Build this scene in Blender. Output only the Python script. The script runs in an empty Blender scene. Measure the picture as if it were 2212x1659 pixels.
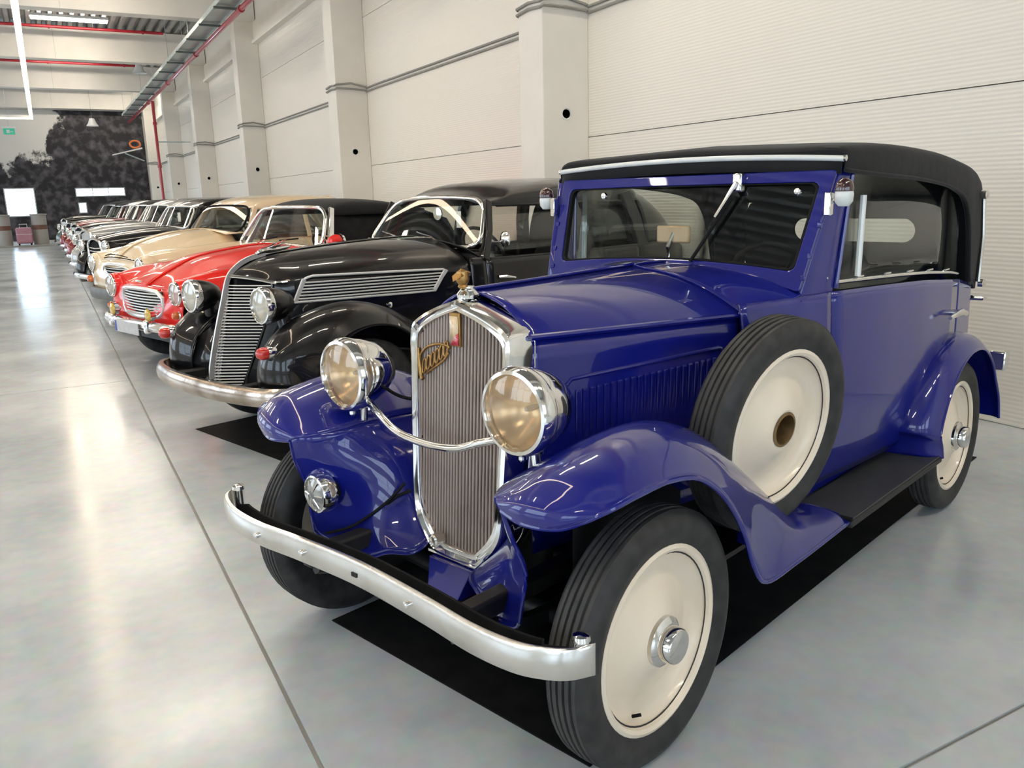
import bpy, bmesh, math, random
from math import sin, cos, pi, radians, sqrt
from mathutils import Vector, Matrix
random.seed(7)
SC = bpy.context.scene
COL = SC.collection

# ---------------------------------------------------------------- camera
CAM_R = Matrix(((0.8757152191663528, 0.12786153326910837, -0.4655902525080388),
                (-0.48217728286902933, 0.18154628961740066, -0.8570565982542779),
                (-0.02505838792633508, 0.9750345496628453, 0.22063477549630692)))
cam = bpy.data.cameras.new('camera')
cam.sensor_width = 36.0
cam.lens = 1795.3 / 2212 * 36.0
cam.clip_end = 200
cam_o = bpy.data.objects.new('camera', cam)
COL.objects.link(cam_o)
cam_o.matrix_world = Matrix.Translation((0, 0, 1.55)) @ CAM_R.to_4x4()
SC.camera = cam_o

# ---------------------------------------------------------------- world, exposure
SC.view_settings.view_transform = 'Standard'
SC.view_settings.look = 'None'
SC.view_settings.gamma = 1.0
SC.view_settings.use_curve_mapping = False
SC.view_settings.exposure = -0.40
wd = bpy.data.worlds.new('world'); SC.world = wd; wd.use_nodes = True
wn = wd.node_tree; wn.nodes.clear()
wo = wn.nodes.new('ShaderNodeOutputWorld'); wb = wn.nodes.new('ShaderNodeBackground')
wb.inputs['Color'].default_value = (0.78, 0.88, 1.0, 1); wb.inputs['Strength'].default_value = 7.5
wn.links.new(wb.outputs[0], wo.inputs[0])
LED_E, TUBE_E, WINDOW_E = 22.0, 62.0, 16.0      # strip lamps, ceiling tubes, daylight panes

# ---------------------------------------------------------------- materials
def mat(name, col=(.8, .8, .8), rough=.5, metal=0., coat=0., coatr=.03, spec=.5, emit=None, estr=0., bump=None, vary=None, alpha=None, sheen=0.):
    m = bpy.data.materials.new(name); m.use_nodes = True
    nt = m.node_tree; b = nt.nodes['Principled BSDF']
    b.inputs['Base Color'].default_value = (*col, 1)
    b.inputs['Roughness'].default_value = rough
    b.inputs['Metallic'].default_value = metal
    b.inputs['Coat Weight'].default_value = coat
    b.inputs['Coat Roughness'].default_value = coatr
    b.inputs['Specular IOR Level'].default_value = spec
    if sheen: b.inputs['Sheen Weight'].default_value = sheen
    if emit:
        b.inputs['Emission Color'].default_value = (*emit, 1); b.inputs['Emission Strength'].default_value = estr
    if vary or bump:
        tc = nt.nodes.new('ShaderNodeTexCoord')
    if vary:      # (scale, second colour, low, high)
        n = nt.nodes.new('ShaderNodeTexNoise'); n.inputs['Scale'].default_value = vary[0]; n.inputs['Detail'].default_value = 6
        r = nt.nodes.new('ShaderNodeMapRange'); r.inputs[1].default_value = vary[2]; r.inputs[2].default_value = vary[3]
        mx = nt.nodes.new('ShaderNodeMix'); mx.data_type = 'RGBA'
        mx.inputs[6].default_value = (*col, 1); mx.inputs[7].default_value = (*vary[1], 1)
        nt.links.new(tc.outputs['Object'], n.inputs['Vector']); nt.links.new(n.outputs[0], r.inputs[0])
        nt.links.new(r.outputs[0], mx.inputs[0]); nt.links.new(mx.outputs[2], b.inputs['Base Color'])
    if bump:      # (scale, strength)
        n2 = nt.nodes.new('ShaderNodeTexNoise'); n2.inputs['Scale'].default_value = bump[0]; n2.inputs['Detail'].default_value = 4
        bp = nt.nodes.new('ShaderNodeBump'); bp.inputs['Strength'].default_value = bump[1]; bp.inputs['Distance'].default_value = .01
        nt.links.new(tc.outputs['Object'], n2.inputs['Vector']); nt.links.new(n2.outputs[0], bp.inputs['Height'])
        nt.links.new(bp.outputs[0], b.inputs['Normal'])
    return m

def glass_mat(name, tint=(.8, .85, .83), ior=1.5):
    m = bpy.data.materials.new(name); m.use_nodes = True
    nt = m.node_tree; nt.nodes.clear()
    o = nt.nodes.new('ShaderNodeOutputMaterial'); t = nt.nodes.new('ShaderNodeBsdfTransparent'); g = nt.nodes.new('ShaderNodeBsdfGlossy')
    lw = nt.nodes.new('ShaderNodeLayerWeight'); lw.inputs[0].default_value = .5; mx = nt.nodes.new('ShaderNodeMixShader')
    pw = nt.nodes.new('ShaderNodeMath'); pw.operation = 'POWER'; pw.inputs[1].default_value = 5.0
    f = nt.nodes.new('ShaderNodeMath'); f.operation = 'MULTIPLY_ADD'; f.inputs[1].default_value = .92; f.inputs[2].default_value = .07
    nt.links.new(lw.outputs['Facing'], pw.inputs[0]); nt.links.new(pw.outputs[0], f.inputs[0])
    t.inputs[0].default_value = (*tint, 1); g.inputs['Roughness'].default_value = .02
    nt.links.new(f.outputs[0], mx.inputs[0]); nt.links.new(t.outputs[0], mx.inputs[1]); nt.links.new(g.outputs[0], mx.inputs[2])
    nt.links.new(mx.outputs[0], o.inputs[0])
    return m

def emit_mat(name, col, s):
    m = bpy.data.materials.new(name); m.use_nodes = True
    nt = m.node_tree; nt.nodes.clear()
    o = nt.nodes.new('ShaderNodeOutputMaterial'); e = nt.nodes.new('ShaderNodeEmission')
    e.inputs[0].default_value = (*col, 1); e.inputs[1].default_value = s
    nt.links.new(e.outputs[0], o.inputs[0]); return m

M = {}
M['blue'] = mat('blue_paint', (.004, .008, .175), .32, coat=1., coatr=.02, spec=.2, vary=(9, (.005, .0095, .195), .35, .7))
M['black'] = mat('black_paint', (.003, .003, .0035), .3, spec=.2, coat=.75, coatr=.03, vary=(14, (.007, .007, .008), .35, .7))
M['red'] = mat('red_paint', (.78, .014, .008), .35, coat=.7, coatr=.03, spec=.2, vary=(9, (.82, .018, .010), .35, .7))
M['cream'] = mat('cream_paint', (.86, .68, .44), .3, coat=.9, coatr=.04, vary=(9, (.88, .71, .47), .35, .7))
M['silver'] = mat('silver_paint', (.42, .43, .42), .3, .2, coat=1., coatr=.04, vary=(9, (.46, .47, .46), .35, .7))
M['darkred'] = mat('dark_red_paint', (.22, .008, .014), .3, coat=1., coatr=.04, vary=(9, (.26, .01, .018), .35, .7))
M['green'] = mat('grey_green_paint', (.09, .14, .12), .35, coat=1., coatr=.05, vary=(9, (.11, .16, .14), .35, .7))
M['chrome'] = mat('chrome', (.86, .85, .83), .09, 1., vary=(30, (.78, .77, .74), .4, .7))
M['wornchrome'] = mat('worn_chrome', (.80, .79, .76), .24, 1., vary=(7, (.62, .60, .55), .45, .72), bump=(60, .05))
M['oldchrome'] = mat('aged_chrome', (.64, .56, .49), .22, 1., vary=(5, (.33, .27, .22), .40, .66), bump=(25, .16))
M['satin'] = mat('satin_alloy', (.74, .73, .71), .32, .75, vary=(30, (.68, .67, .65), .4, .7))
M['barpaint'] = mat('grey_bar_paint', (.78, .77, .75), .38, .2, vary=(30, (.72, .71, .69), .4, .7))
M['rubber'] = mat('rubber', (.014, .014, .015), .6, vary=(20, (.035, .035, .035), .35, .7))
M['tread'] = mat('worn_tread', (.030, .030, .031), .7, vary=(16, (.055, .053, .050), .35, .7))
M['ivory'] = mat('ivory_wheel_paint', (.86, .75, .60), .38, coat=.5, coatr=.1, vary=(6, (.80, .68, .53), .45, .75))
M['brass'] = mat('brass', (.42, .25, .09), .35, 1., vary=(30, (.30, .17, .06), .4, .7))
M['bronze'] = mat('bronze', (.30, .20, .09), .45, .8, vary=(30, (.20, .13, .06), .4, .7))
M['fabric'] = mat('black_canvas', (.009, .009, .010), .85, spec=.25, sheen=.08, vary=(4, (.015, .015, .016), .35, .7), bump=(9, .35))
M['matblack'] = mat('matt_black', (.006, .006, .007), .75, spec=.15, vary=(10, (.014, .014, .014), .35, .7))
M['chassis'] = mat('chassis_black', (.007, .007, .008), .55, vary=(12, (.014, .013, .012), .35, .7))
M['rubmat'] = mat('ribbed_rubber', (.030, .032, .033), .55, vary=(12, (.045, .047, .047), .35, .7))
M['interior'] = mat('dark_interior', (.022, .019, .017), .75, vary=(8, (.035, .03, .026), .35, .7))
M['redleather'] = mat('oxblood_leather', (.16, .02, .02), .5, vary=(8, (.2, .03, .03), .35, .7))
M['core'] = mat('radiator_bars', (.40, .325, .285), .45, .5, vary=(5, (.30, .235, .20), .4, .7))
M['coreback'] = mat('radiator_core', (.17, .13, .11), .6, .2, vary=(40, (.15, .115, .10), .35, .7))
def lens_mat(name, col, k):
    m = glass_mat(name, (.95, .92, .86)); nt = m.node_tree
    p = nt.nodes.new('ShaderNodeBsdfPrincipled'); p.inputs['Base Color'].default_value = (*col, 1); p.inputs['Roughness'].default_value = .22
    p.inputs['Metallic'].default_value = .35; p.inputs['Coat Weight'].default_value = .8
    o = [n for n in nt.nodes if n.type == 'OUTPUT_MATERIAL'][0]; src = o.inputs[0].links[0].from_socket
    mx = nt.nodes.new('ShaderNodeMixShader'); mx.inputs[0].default_value = k
    nt.links.new(src, mx.inputs[1]); nt.links.new(p.outputs[0], mx.inputs[2]); nt.links.new(mx.outputs[0], o.inputs[0]); return m
M['lens'] = lens_mat('lens_glass', (.60, .42, .24), .32)
M['lens2'] = lens_mat('lens_glass_clear', (.72, .70, .62), .50)
M['reflector'] = mat('lamp_reflector', (.86, .64, .38), .24, .8, vary=(9, (.74, .55, .34), .4, .7))
M['reflector2'] = mat('lamp_reflector_clear', (.80, .77, .66), .26, .7, vary=(9, (.70, .67, .58), .4, .7))
M['glass'] = glass_mat('window_glass', (.91, .94, .92))
M['glassdark'] = glass_mat('smoked_glass', (.42, .44, .42))
M['redlens'] = mat('red_lens', (.55, .02, .015), .15, coat=1., vary=(20, (.65, .04, .03), .4, .7))
M['amber'] = mat('amber_lens', (.60, .38, .03), .15, coat=1., vary=(20, (.7, .46, .06), .4, .7))
M['orange'] = mat('orange_lens', (.60, .13, .02), .15, coat=1., vary=(20, (.68, .18, .03), .4, .7))
M['mirrorback'] = mat('tan_mirror_back', (.55, .37, .20), .45, coat=.5, vary=(10, (.62, .46, .30), .4, .7))
M['plate'] = mat('plate_white', (.55, .55, .55), .45, vary=(20, (.62, .62, .62), .4, .7))
M['plateblue'] = mat('plate_blue', (.03, .07, .38), .45, vary=(20, (.04, .08, .42), .4, .7))
M['badgecream'] = mat('badge_enamel_cream', (.72, .52, .30), .3, coat=1., vary=(40, (.78, .62, .42), .4, .7))
M['badgered'] = mat('badge_enamel_red', (.55, .02, .05), .3, coat=1., vary=(40, (.62, .04, .07), .4, .7))
M['ivoryplastic'] = mat('ivory_enamel', (.75, .77, .74), .3, coat=.6, vary=(20, (.70, .72, .70), .4, .7))
M['cap'] = mat('dark_red_cap', (.035, .006, .008), .2, coat=1., vary=(20, (.05, .01, .012), .4, .7))
M['paper'] = mat('paper_card', (.72, .70, .62), .7, vary=(20, (.68, .66, .58), .4, .7))

# ---------------------------------------------------------------- helpers
def tag(o, label=None, cat=None, group=None, kind=None):
    if label: o['label'] = label
    if cat: o['category'] = cat
    if group: o['group'] = group
    if kind: o['kind'] = kind
    return o

def empty(name, loc=(0, 0, 0), rz=0., parent=None):
    o = bpy.data.objects.new(name, None); COL.objects.link(o)
    o.location = loc; o.rotation_euler = (0, 0, rz); o.empty_display_size = .1
    if parent: o.parent = parent
    return o

def cr(pts, n):
    """Catmull-Rom resample of control points (tuples of any length) to n points."""
    m = len(pts); out = []
    for i in range(n):
        t = i / (n - 1) * (m - 1); k = min(int(t), m - 2); f = t - k
        p0 = pts[max(k - 1, 0)]; p1 = pts[k]; p2 = pts[k + 1]; p3 = pts[min(k + 2, m - 1)]
        out.append(tuple(.5 * (2 * b + (c - a) * f + (2 * a - 5 * b + 4 * c - d) * f * f + (3 * b - a - 3 * c + d) * f ** 3)
                         for a, b, c, d in zip(p0, p1, p2, p3)))
    return out

def itp(tab, x):
    """piecewise-linear table lookup; tab rows (x, a, b, ...)"""
    if x <= tab[0][0]: return tab[0][1:]
    for a, b in zip(tab, tab[1:]):
        if x <= b[0]:
            f = (x - a[0]) / (b[0] - a[0]); return tuple(p + (q - p) * f for p, q in zip(a[1:], b[1:]))
    return tab[-1][1:]

class MB:
    def __init__(s): s.v = []; s.f = []
    def add(s, vs, fs):
        o = len(s.v); s.v += [tuple(p) for p in vs]; s.f += [tuple(o + i for i in f) for f in fs]; return s
    def box(s, a, b, mtx=None):
        (x0, y0, z0), (x1, y1, z1) = a, b
        vs = [Vector(p) for p in ((x0, y0, z0), (x1, y0, z0), (x1, y1, z0), (x0, y1, z0), (x0, y0, z1), (x1, y0, z1), (x1, y1, z1), (x0, y1, z1))]
        if mtx: vs = [mtx @ p for p in vs]
        return s.add(vs, [(3, 2, 1, 0), (4, 5, 6, 7), (0, 1, 5, 4), (1, 2, 6, 5), (2, 3, 7, 6), (3, 0, 4, 7)])
    def grid(s, rows, closed=False, cap0=False, cap1=False, loop=False):
        n = len(rows[0]); vs = [p for r in rows for p in r]; fs = []; m = len(rows)
        for i in range(m if loop else m - 1):
            i2 = (i + 1) % m
            for j in range(n if closed else n - 1):
                j2 = (j + 1) % n
                fs.append((i * n + j, i2 * n + j, i2 * n + j2, i * n + j2))
        if cap0: fs.append(tuple(range(n)))
        if cap1: fs.append(tuple((m - 1) * n + k for k in reversed(range(n))))
        return s.add(vs, fs)
    def tube(s, path, rad, seg=10, caps=True, flat=1., loop=False, up=(0, 0, 1)):
        P = [Vector(p) for p in path]; rows = []; m = len(P)
        for i, p in enumerate(P):
            if loop: d = P[(i + 1) % m] - P[i - 1]
            else: d = P[min(i + 1, m - 1)] - P[max(i - 1, 0)]
            d.normalize(); a = d.cross(Vector(up))
            if a.length < 1e-4: a = d.cross(Vector((1, 0, 0)))
            a.normalize(); b = a.cross(d); r = rad[i] if isinstance(rad, (list, tuple)) else rad
            rows.append([p + a * (r * cos(2 * pi * k / seg)) + b * (r * flat * sin(2 * pi * k / seg)) for k in range(seg)])
        return s.grid(rows, closed=True, cap0=caps and not loop, cap1=caps and not loop, loop=loop)
    def sweep(s, path, prof, up=(0, 0, 1), caps=True, loop=False):
        """sweep closed 2-D profile (side, up) along path"""
        P = [Vector(p) for p in path]; rows = []; m = len(P); U = Vector(up)
        for i, p in enumerate(P):
            d = (P[(i + 1) % m] - P[i - 1]) if loop else (P[min(i + 1, m - 1)] - P[max(i - 1, 0)])
            d.normalize(); a = d.cross(U); a.normalize(); b = a.cross(d)
            rows.append([p + a * x + b * y for x, y in prof])
        return s.grid(rows, closed=True, cap0=caps and not loop, cap1=caps and not loop, loop=loop)
    def lathe(s, prof, c=(0, 0, 0), axis=(1, 0, 0), seg=40, up=(0, 0, 1), loop=False):
        """prof rows (radius, along axis)"""
        ax = Vector(axis).normalized(); a = ax.cross(Vector(up))
        if a.length < 1e-4: a = ax.cross(Vector((1, 0, 0)))
        a.normalize(); b = ax.cross(a); c = Vector(c)
        rows = [[c + ax * h + a * (r * cos(2 * pi * k / seg)) + b * (r * sin(2 * pi * k / seg)) for k in range(seg)] for r, h in prof]
        return s.grid(rows, closed=True, loop=loop)
    def build(s, name, m, parent=None, smooth=True, sub=0, solid=0., bevel=0., mirror=False, off=0.):
        me = bpy.data.meshes.new(name); me.from_pydata(s.v, [], s.f); me.update()
        bm = bmesh.new(); bm.from_mesh(me)
        bmesh.ops.remove_doubles(bm, verts=bm.verts, dist=1e-5)
        bmesh.ops.recalc_face_normals(bm, faces=bm.faces)
        bm.to_mesh(me); bm.free()
        if isinstance(m, str): m = M[m]
        me.materials.append(m)
        o = bpy.data.objects.new(name, me); COL.objects.link(o)
        if smooth:
            me.polygons.foreach_set('use_smooth', [True] * len(me.polygons))
            try: me.set_sharp_from_angle(angle=radians(38))
            except Exception: pass
        if parent: o.parent = parent
        if mirror:
            k = o.modifiers.new('m', 'MIRROR'); k.use_axis = (False, True, False); k.merge_threshold = .001
        if solid:
            k = o.modifiers.new('s', 'SOLIDIFY'); k.thickness = solid; k.offset = off
        if bevel:
            k = o.modifiers.new('b', 'BEVEL'); k.width = bevel; k.segments = 2; k.limit_method = 'ANGLE'
        if sub:
            k = o.modifiers.new('d', 'SUBSURF'); k.levels = sub; k.render_levels = sub
        return o

def share(o, parent, loc=None, name=None):
    c = o.copy(); COL.objects.link(c); c.parent = parent
    if loc is not None: c.location = loc
    return c

def copy_tree(o, parent=None):
    c = o.copy(); COL.objects.link(c); c.parent = parent
    for ch in list(o.children): copy_tree(ch, c)
    return c

def V(r, s, z): return (r, -s, z)      # car frame: r back along the car, s to its left side, z up
CAR_A = radians(17.5)
# ================================================================ the hall
XW, X0, Y0, Y1, ZD = 5.35, -9.0, -8.0, 46.2, 7.0
COLS = [0.45, 7.93, 15.02, 23.06, 30.62, 38.06, 45.5]

def floor_mat():
    m = mat('polished_concrete', (.50, .515, .51), .2, spec=.6)
    nt = m.node_tree; b = nt.nodes['Principled BSDF']
    tc = nt.nodes.new('ShaderNodeNewGeometry')
    n1 = nt.nodes.new('ShaderNodeTexNoise'); n1.inputs['Scale'].default_value = .9; n1.inputs['Detail'].default_value = 8; n1.inputs['Roughness'].default_value = .6
    n2 = nt.nodes.new('ShaderNodeTexNoise'); n2.inputs['Scale'].default_value = 14; n2.inputs['Detail'].default_value = 5
    r = nt.nodes.new('ShaderNodeValToRGB'); e = r.color_ramp.elements
    e[0].position = .30; e[0].color = (.45, .495, .525, 1); e[1].position = .68; e[1].color = (.61, .655, .675, 1)
    mx = nt.nodes.new('ShaderNodeMix'); mx.data_type = 'RGBA'; mx.blend_type = 'OVERLAY'; mx.inputs[0].default_value = .22
    mr = nt.nodes.new('ShaderNodeMapRange'); mr.inputs[1].default_value = .3; mr.inputs[2].default_value = .7; mr.inputs[3].default_value = .13; mr.inputs[4].default_value = .26
    nt.links.new(tc.outputs['Position'], n1.inputs['Vector']); nt.links.new(tc.outputs['Position'], n2.inputs['Vector'])
    nt.links.new(n1.outputs[0], r.inputs[0]); nt.links.new(r.outputs[0], mx.inputs[6]); nt.links.new(n2.outputs[1], mx.inputs[7])
    nt.links.new(mx.outputs[2], b.inputs['Base Color']); nt.links.new(n1.outputs[0], mr.inputs[0]); nt.links.new(mr.outputs[0], b.inputs['Roughness'])
    bp = nt.nodes.new('ShaderNodeBump'); bp.inputs['Strength'].default_value = .015; bp.inputs['Distance'].default_value = .003
    nt.links.new(n2.outputs[0], bp.inputs['Height']); nt.links.new(bp.outputs[0], b.inputs['Normal'])
    return m
M['floor'] = floor_mat()
M['joint'] = mat('joint_filler', (.42, .41, .39), .6, vary=(5, (.36, .35, .33), .35, .7))

def panel_mat():
    m = mat('ribbed_wall_panel', (.84, .79, .70), .42)
    nt = m.node_tree; b = nt.nodes['Principled BSDF']
    g = nt.nodes.new('ShaderNodeNewGeometry'); w = nt.nodes.new('ShaderNodeTexWave'); w.bands_direction = 'Z'; w.inputs['Scale'].default_value = 11.0
    bp = nt.nodes.new('ShaderNodeBump'); bp.inputs['Strength'].default_value = .35; bp.inputs['Distance'].default_value = .004
    nt.links.new(g.outputs['Position'], w.inputs['Vector']); nt.links.new(w.outputs[1], bp.inputs['Height']); nt.links.new(bp.outputs[0], b.inputs['Normal'])
    return m
M['panel'] = panel_mat()
M['conc'] = mat('painted_concrete', (.84, .80, .72), .6, vary=(2, (.79, .75, .67), .35, .75), bump=(30, .04))
M['beam'] = mat('beam_concrete', (.82, .78, .71), .65, vary=(1.2, (.74, .70, .63), .35, .75), bump=(20, .05))
M['deck'] = mat('steel_deck', (.40, .40, .38), .45, .5, vary=(1.5, (.32, .32, .31), .35, .7))
M['redpipe'] = mat('red_pipe', (.42, .015, .03), .35, coat=.6, vary=(3, (.50, .025, .04), .35, .7))
M['galv'] = mat('galvanised', (.50, .57, .56), .4, .6, vary=(4, (.42, .49, .48), .35, .7))
M['galvdark'] = mat('galvanised_dark', (.10, .13, .12), .5, .5, vary=(4, (.14, .17, .16), .35, .7))
M['cable'] = mat('grey_cable', (.33, .32, .28), .6, vary=(6, (.27, .26, .23), .35, .7))
M['dark'] = mat('dark_recess', (.01, .01, .01), .8, vary=(9, (.015, .015, .015), .35, .7))
M['white'] = mat('white_enamel', (.82, .82, .80), .35, vary=(9, (.78, .78, .76), .35, .7))
M['led'] = emit_mat('led_strip', (1.0, .80, .58), LED_E)
M['tube'] = emit_mat('tube_light', (1.0, .90, .76), TUBE_E)
M['day'] = emit_mat('daylight_pane', (.62, .82, 1.0), WINDOW_E)
M['alu'] = mat('window_aluminium', (.55, .56, .57), .4, .7, vary=(6, (.5, .51, .52), .35, .7))

# floor slabs with open joints
fl = MB().box((X0 - .2, Y0 - .2, -.2), (XW + .2, Y1 + .2, -.012)).build('floor', 'joint', smooth=False)
tag(fl, kind='structure')
xs = [X0 - .2, -6.5, .48, XW + .2]; ys = [Y0 - .2, -5.7, 1.24, 8.17, 15.1, 22.03, 28.96, 35.9, Y1 + .2]
for i in range(3):
    for j in range(8):
        MB().box((xs[i] + .007, ys[j] + .007, -.011), (xs[i + 1] - .007, ys[j + 1] - .007, 0)).build('floor_slab', 'floor', fl, smooth=False)

# right wall: sandwich panels between the columns
wr = MB().box((XW + .06, Y0, 0), (XW + .25, Y1, ZD + .4)).build('wall_right', 'joint', smooth=False); tag(wr, kind='structure')
yb = [Y0, .7, 8.18, 15.27, 23.31, 30.87, 38.31, Y1]; zb = [0, 2.16, 4.69, ZD]
for j in range(len(yb) - 1):
    for k in range(3):
        MB().box((XW, yb[j] + .003, zb[k] + .004), (XW + .06, yb[j + 1] - .003, zb[k + 1] - .004)).build('wall_panel', 'panel', wr, smooth=False)
# ledge high on the wall
tr = MB().box((XW - .16, Y0, 5.52), (XW, Y1, 5.60)).box((XW - .10, Y0, 5.60), (XW, Y1, 6.04)).build('trim_1', 'conc', smooth=False); tag(tr, kind='structure')

ordinal = ['column out of reach behind the photographer', 'wide white concrete column behind the blue car\'s windscreen, nearest of the row',
           'second white column from the blue car, above the black sedan', 'third white column, above the red and cream cars',
           'fourth white column, lit bluish by daylight', 'fifth white column, behind the vertical red pipe', 'last white column, at the edge of the dark tree mural']
for i, y in enumerate(COLS):
    e = empty('column', (XW - .29, y + .25, 0)); tag(e, ordinal[i], 'column', 'columns along the right wall')
    MB().box((-.29, -.25, 0), (.29, .25, 6.04)).build('shaft', 'conc', e, smooth=False, bevel=.012)
    if i:
        MB().lathe([(.0, 0), (.048, 0), (.048, -.012), (.056, -.014), (.060, -.006), (.060, .0)], (0, -.25, 2.40), (0, -1, 0), 28).build('socket_hole', 'dark', e)
        MB().lathe([(.058, 0), (.058, .006), (.066, .006), (.068, 0)], (0, -.251, 2.40), (0, -1, 0), 28).build('socket_ring', 'white', e)

# paired cables wrapping round the columns
for c, (dz, rr) in enumerate(((.03, .016), (-.03, .016))):
    p = []; y = .7
    xo, xf = XW - .02, XW - .58 - .02
    p.append((xo, -7.8, 3.47 + dz))
    for k, y in enumerate(COLS):
        z = 3.47 + dz + .012 * k
        p += [(xo, y - .5, z - .015), (xo, y - .03, z - .02), (xo - .03, y - .022, z + .0), (xo - .28, y - .022, z + .05 * (1 if c == 0 else .3)), (xf + .03, y - .022, z + .02),
              (xf, y, z), (xf, y + .25, z + .02), (xf, y + .49, z), (xf + .03, y + .522, z), (xo - .03, y + .522, z), (xo, y + .55, z), (xo, y + .9, z - .03)]
    q = []
    for a, b in zip(p, p[1:]):
        for t in (0, .5): q.append(tuple(u + (v - u) * t for u, v in zip(a, b)))
    tag(MB().tube(q + [p[-1]], rr, 8).build('wall_cable', 'cable'), ['upper grey cable strapped along the white wall and round the columns', 'lower grey cable strapped along the white wall and round the columns'][c], 'cable', 'cables along the right wall')

# beams, deck
bl = ['concrete roof beam over the blue car', 'concrete roof beam over the black sedan', 'concrete roof beam over the red car', 'nearest white roof beam in view, at the top left corner',
      'second white roof beam from the top left, below the red pipe', 'third white roof beam, behind the hanging white lamp', 'farthest white roof beam, just above the tree mural']
for i, y in enumerate(COLS):
    e = empty('roof_beam', (0, y + .25, 6.04)); tag(e, bl[i], 'beam', 'roof beams')
    MB().box((X0, -.22, 0), (XW - .02, .22, .94)).build('beam_body', 'beam', e, smooth=False, bevel=.015)
    for jx in (.9, -3.2): MB().box((jx, -.224, .012), (jx + .006, -.2195, .93)).build('beam_joint', 'cable', e, smooth=False)
pts = []; x = X0
while x < XW + .2:
    pts += [(x, ZD + .0), (x + .10, ZD + .0), (x + .14, ZD + .12), (x + .24, ZD + .12)]; x += .28
ce = MB().grid([[(a, Y0, b) for a, b in pts], [(a, Y1, b) for a, b in pts]]).build('ceiling', 'deck', smooth=False, solid=.004); tag(ce, kind='structure')

# red sprinkler pipes across the roof
pl = {22.2: 'thin red sprinkler pipe over the nearest beam in view', 29.9: 'upper red sprinkler pipe running across the steel deck', 37.0: 'lower red sprinkler pipe running across beneath the second beam', 44.6: 'faint red sprinkler pipe just above the tree mural', 14.2: 'red sprinkler pipe over the black sedan'}
for y, lb in pl.items():
    e = empty('sprinkler_pipe', (0, y, 6.84)); tag(e, lb, 'pipe', 'sprinkler pipes across the roof')
    MB().tube([(X0 + .1, 0, 0), (4.0, 0, 0)], .045, 12).build('pipe_run', 'redpipe', e)
    for k in range(5): MB().lathe([(.05, -.03), (.062, -.03), (.062, .03), (.05, .03)], (-7 + 2.6 * k, 0, 0), (1, 0, 0), 14).build('coupling', 'redpipe', e)
    for k in range(3): MB().tube([(-6 + 4 * k, 0, .04), (-6 + 4 * k, 0, .18)], .008, 6).build('hanger', 'galv', e)
e = empty('fire_main_pipe', (4.12, 0, 5.495)); tag(e, 'long red fire main pipe running beside the ladder tray', 'pipe')
MB().tube([(0, Y0 + .2, 0), (0, Y1 - .3, 0)], .055, 14).build('pipe_run', 'redpipe', e)
for k in range(9): MB().lathe([(.06, -.05), (.075, -.05), (.075, .05), (.06, .05)], (0, -5 + 6 * k, 0), (0, 1, 0), 14).build('coupling', 'redpipe', e)
e = empty('riser_pipe', (4.12, 35.7, 0)); tag(e, 'vertical red riser pipe dropping beside the fifth column', 'pipe')
MB().tube([(0, 0, .02), (0, 0, 5.42)], .055, 14).build('pipe_run', 'redpipe', e)
for z in (1.2, 3.0, 4.6): MB().lathe([(.06, -.05), (.078, -.05), (.078, .05), (.06, .05)], (0, 0, z), (0, 0, 1), 14).build('coupling', 'redpipe', e)
MB().box((-.02, -.02, 3.9), (1.22, .02, 3.94)).build('wall_bracket', 'galv', e, smooth=False)

# ladder cable tray
e = empty('cable_tray', (3.70, 0, 5.62)); tag(e, 'long grey ladder cable tray hung under the roof', 'cable tray')
for x in (0, .42): MB().box((x, Y0 + .2, 0), (x + .02, Y1 - 2, .10)).build('side_rail', 'galv', e, smooth=False)
MB().box((.02, Y0 + .2, .03), (.42, Y1 - 2, .035)).build('tray_bed', 'galv', e, smooth=False)
rung = None
for k in range(26):
    y = -5.8 + 1.95 * k
    if rung is None: rung = MB().box((-.03, -.04, -.04), (.47, .04, 0)).build('rung', 'galvdark', e, smooth=False); rung.location = (0, y, 0)
    else: share(rung, e, (0, y, 0))
hang = None
for k in range(13):
    for x in (.0, .44):
        if hang is None: hang = MB().tube([(0, 0, .1), (0, 0, 1.38)], .008, 6).build('hanger_rod', 'galv', e); hang.location = (x, -4 + 3.9 * k, 0)
        else: share(hang, e, (x, -4 + 3.9 * k, 0))

# hanging LED frame over the aisle
e = empty('led_frame_lamp', (0, 0, 4.2)); tag(e, 'long hanging rectangular frame of glowing strip lamps over the aisle', 'lamp')
xa, xb, ya, yb2 = -5.4, 0.0, 2.2, 29.9
bars = [((xb - .045, ya), (xb + .045, yb2)), ((xa - .045, ya), (xa + .045, yb2)), ((xa + .045, yb2 - .09), (xb - .045, yb2)), ((xa + .045, ya), (xb - .045, ya + .09))]
for (a, b), (c, d) in bars:
    MB().box((a, b, 0), (c, d, .07)).build('housing', 'white', e, smooth=False)
    MB().box((a + .004, b + .004, -.035), (c - .004, d - .004, -.0005)).build('diffuser', 'led', e, smooth=False)
for y in (2.3, 8, 14, 20, 26, 29.8):
    for x in (xa, xb): MB().tube([(x, y, .07), (x, y, 2.78)], .004, 6).build('suspension_wire', 'galv', e)

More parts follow.
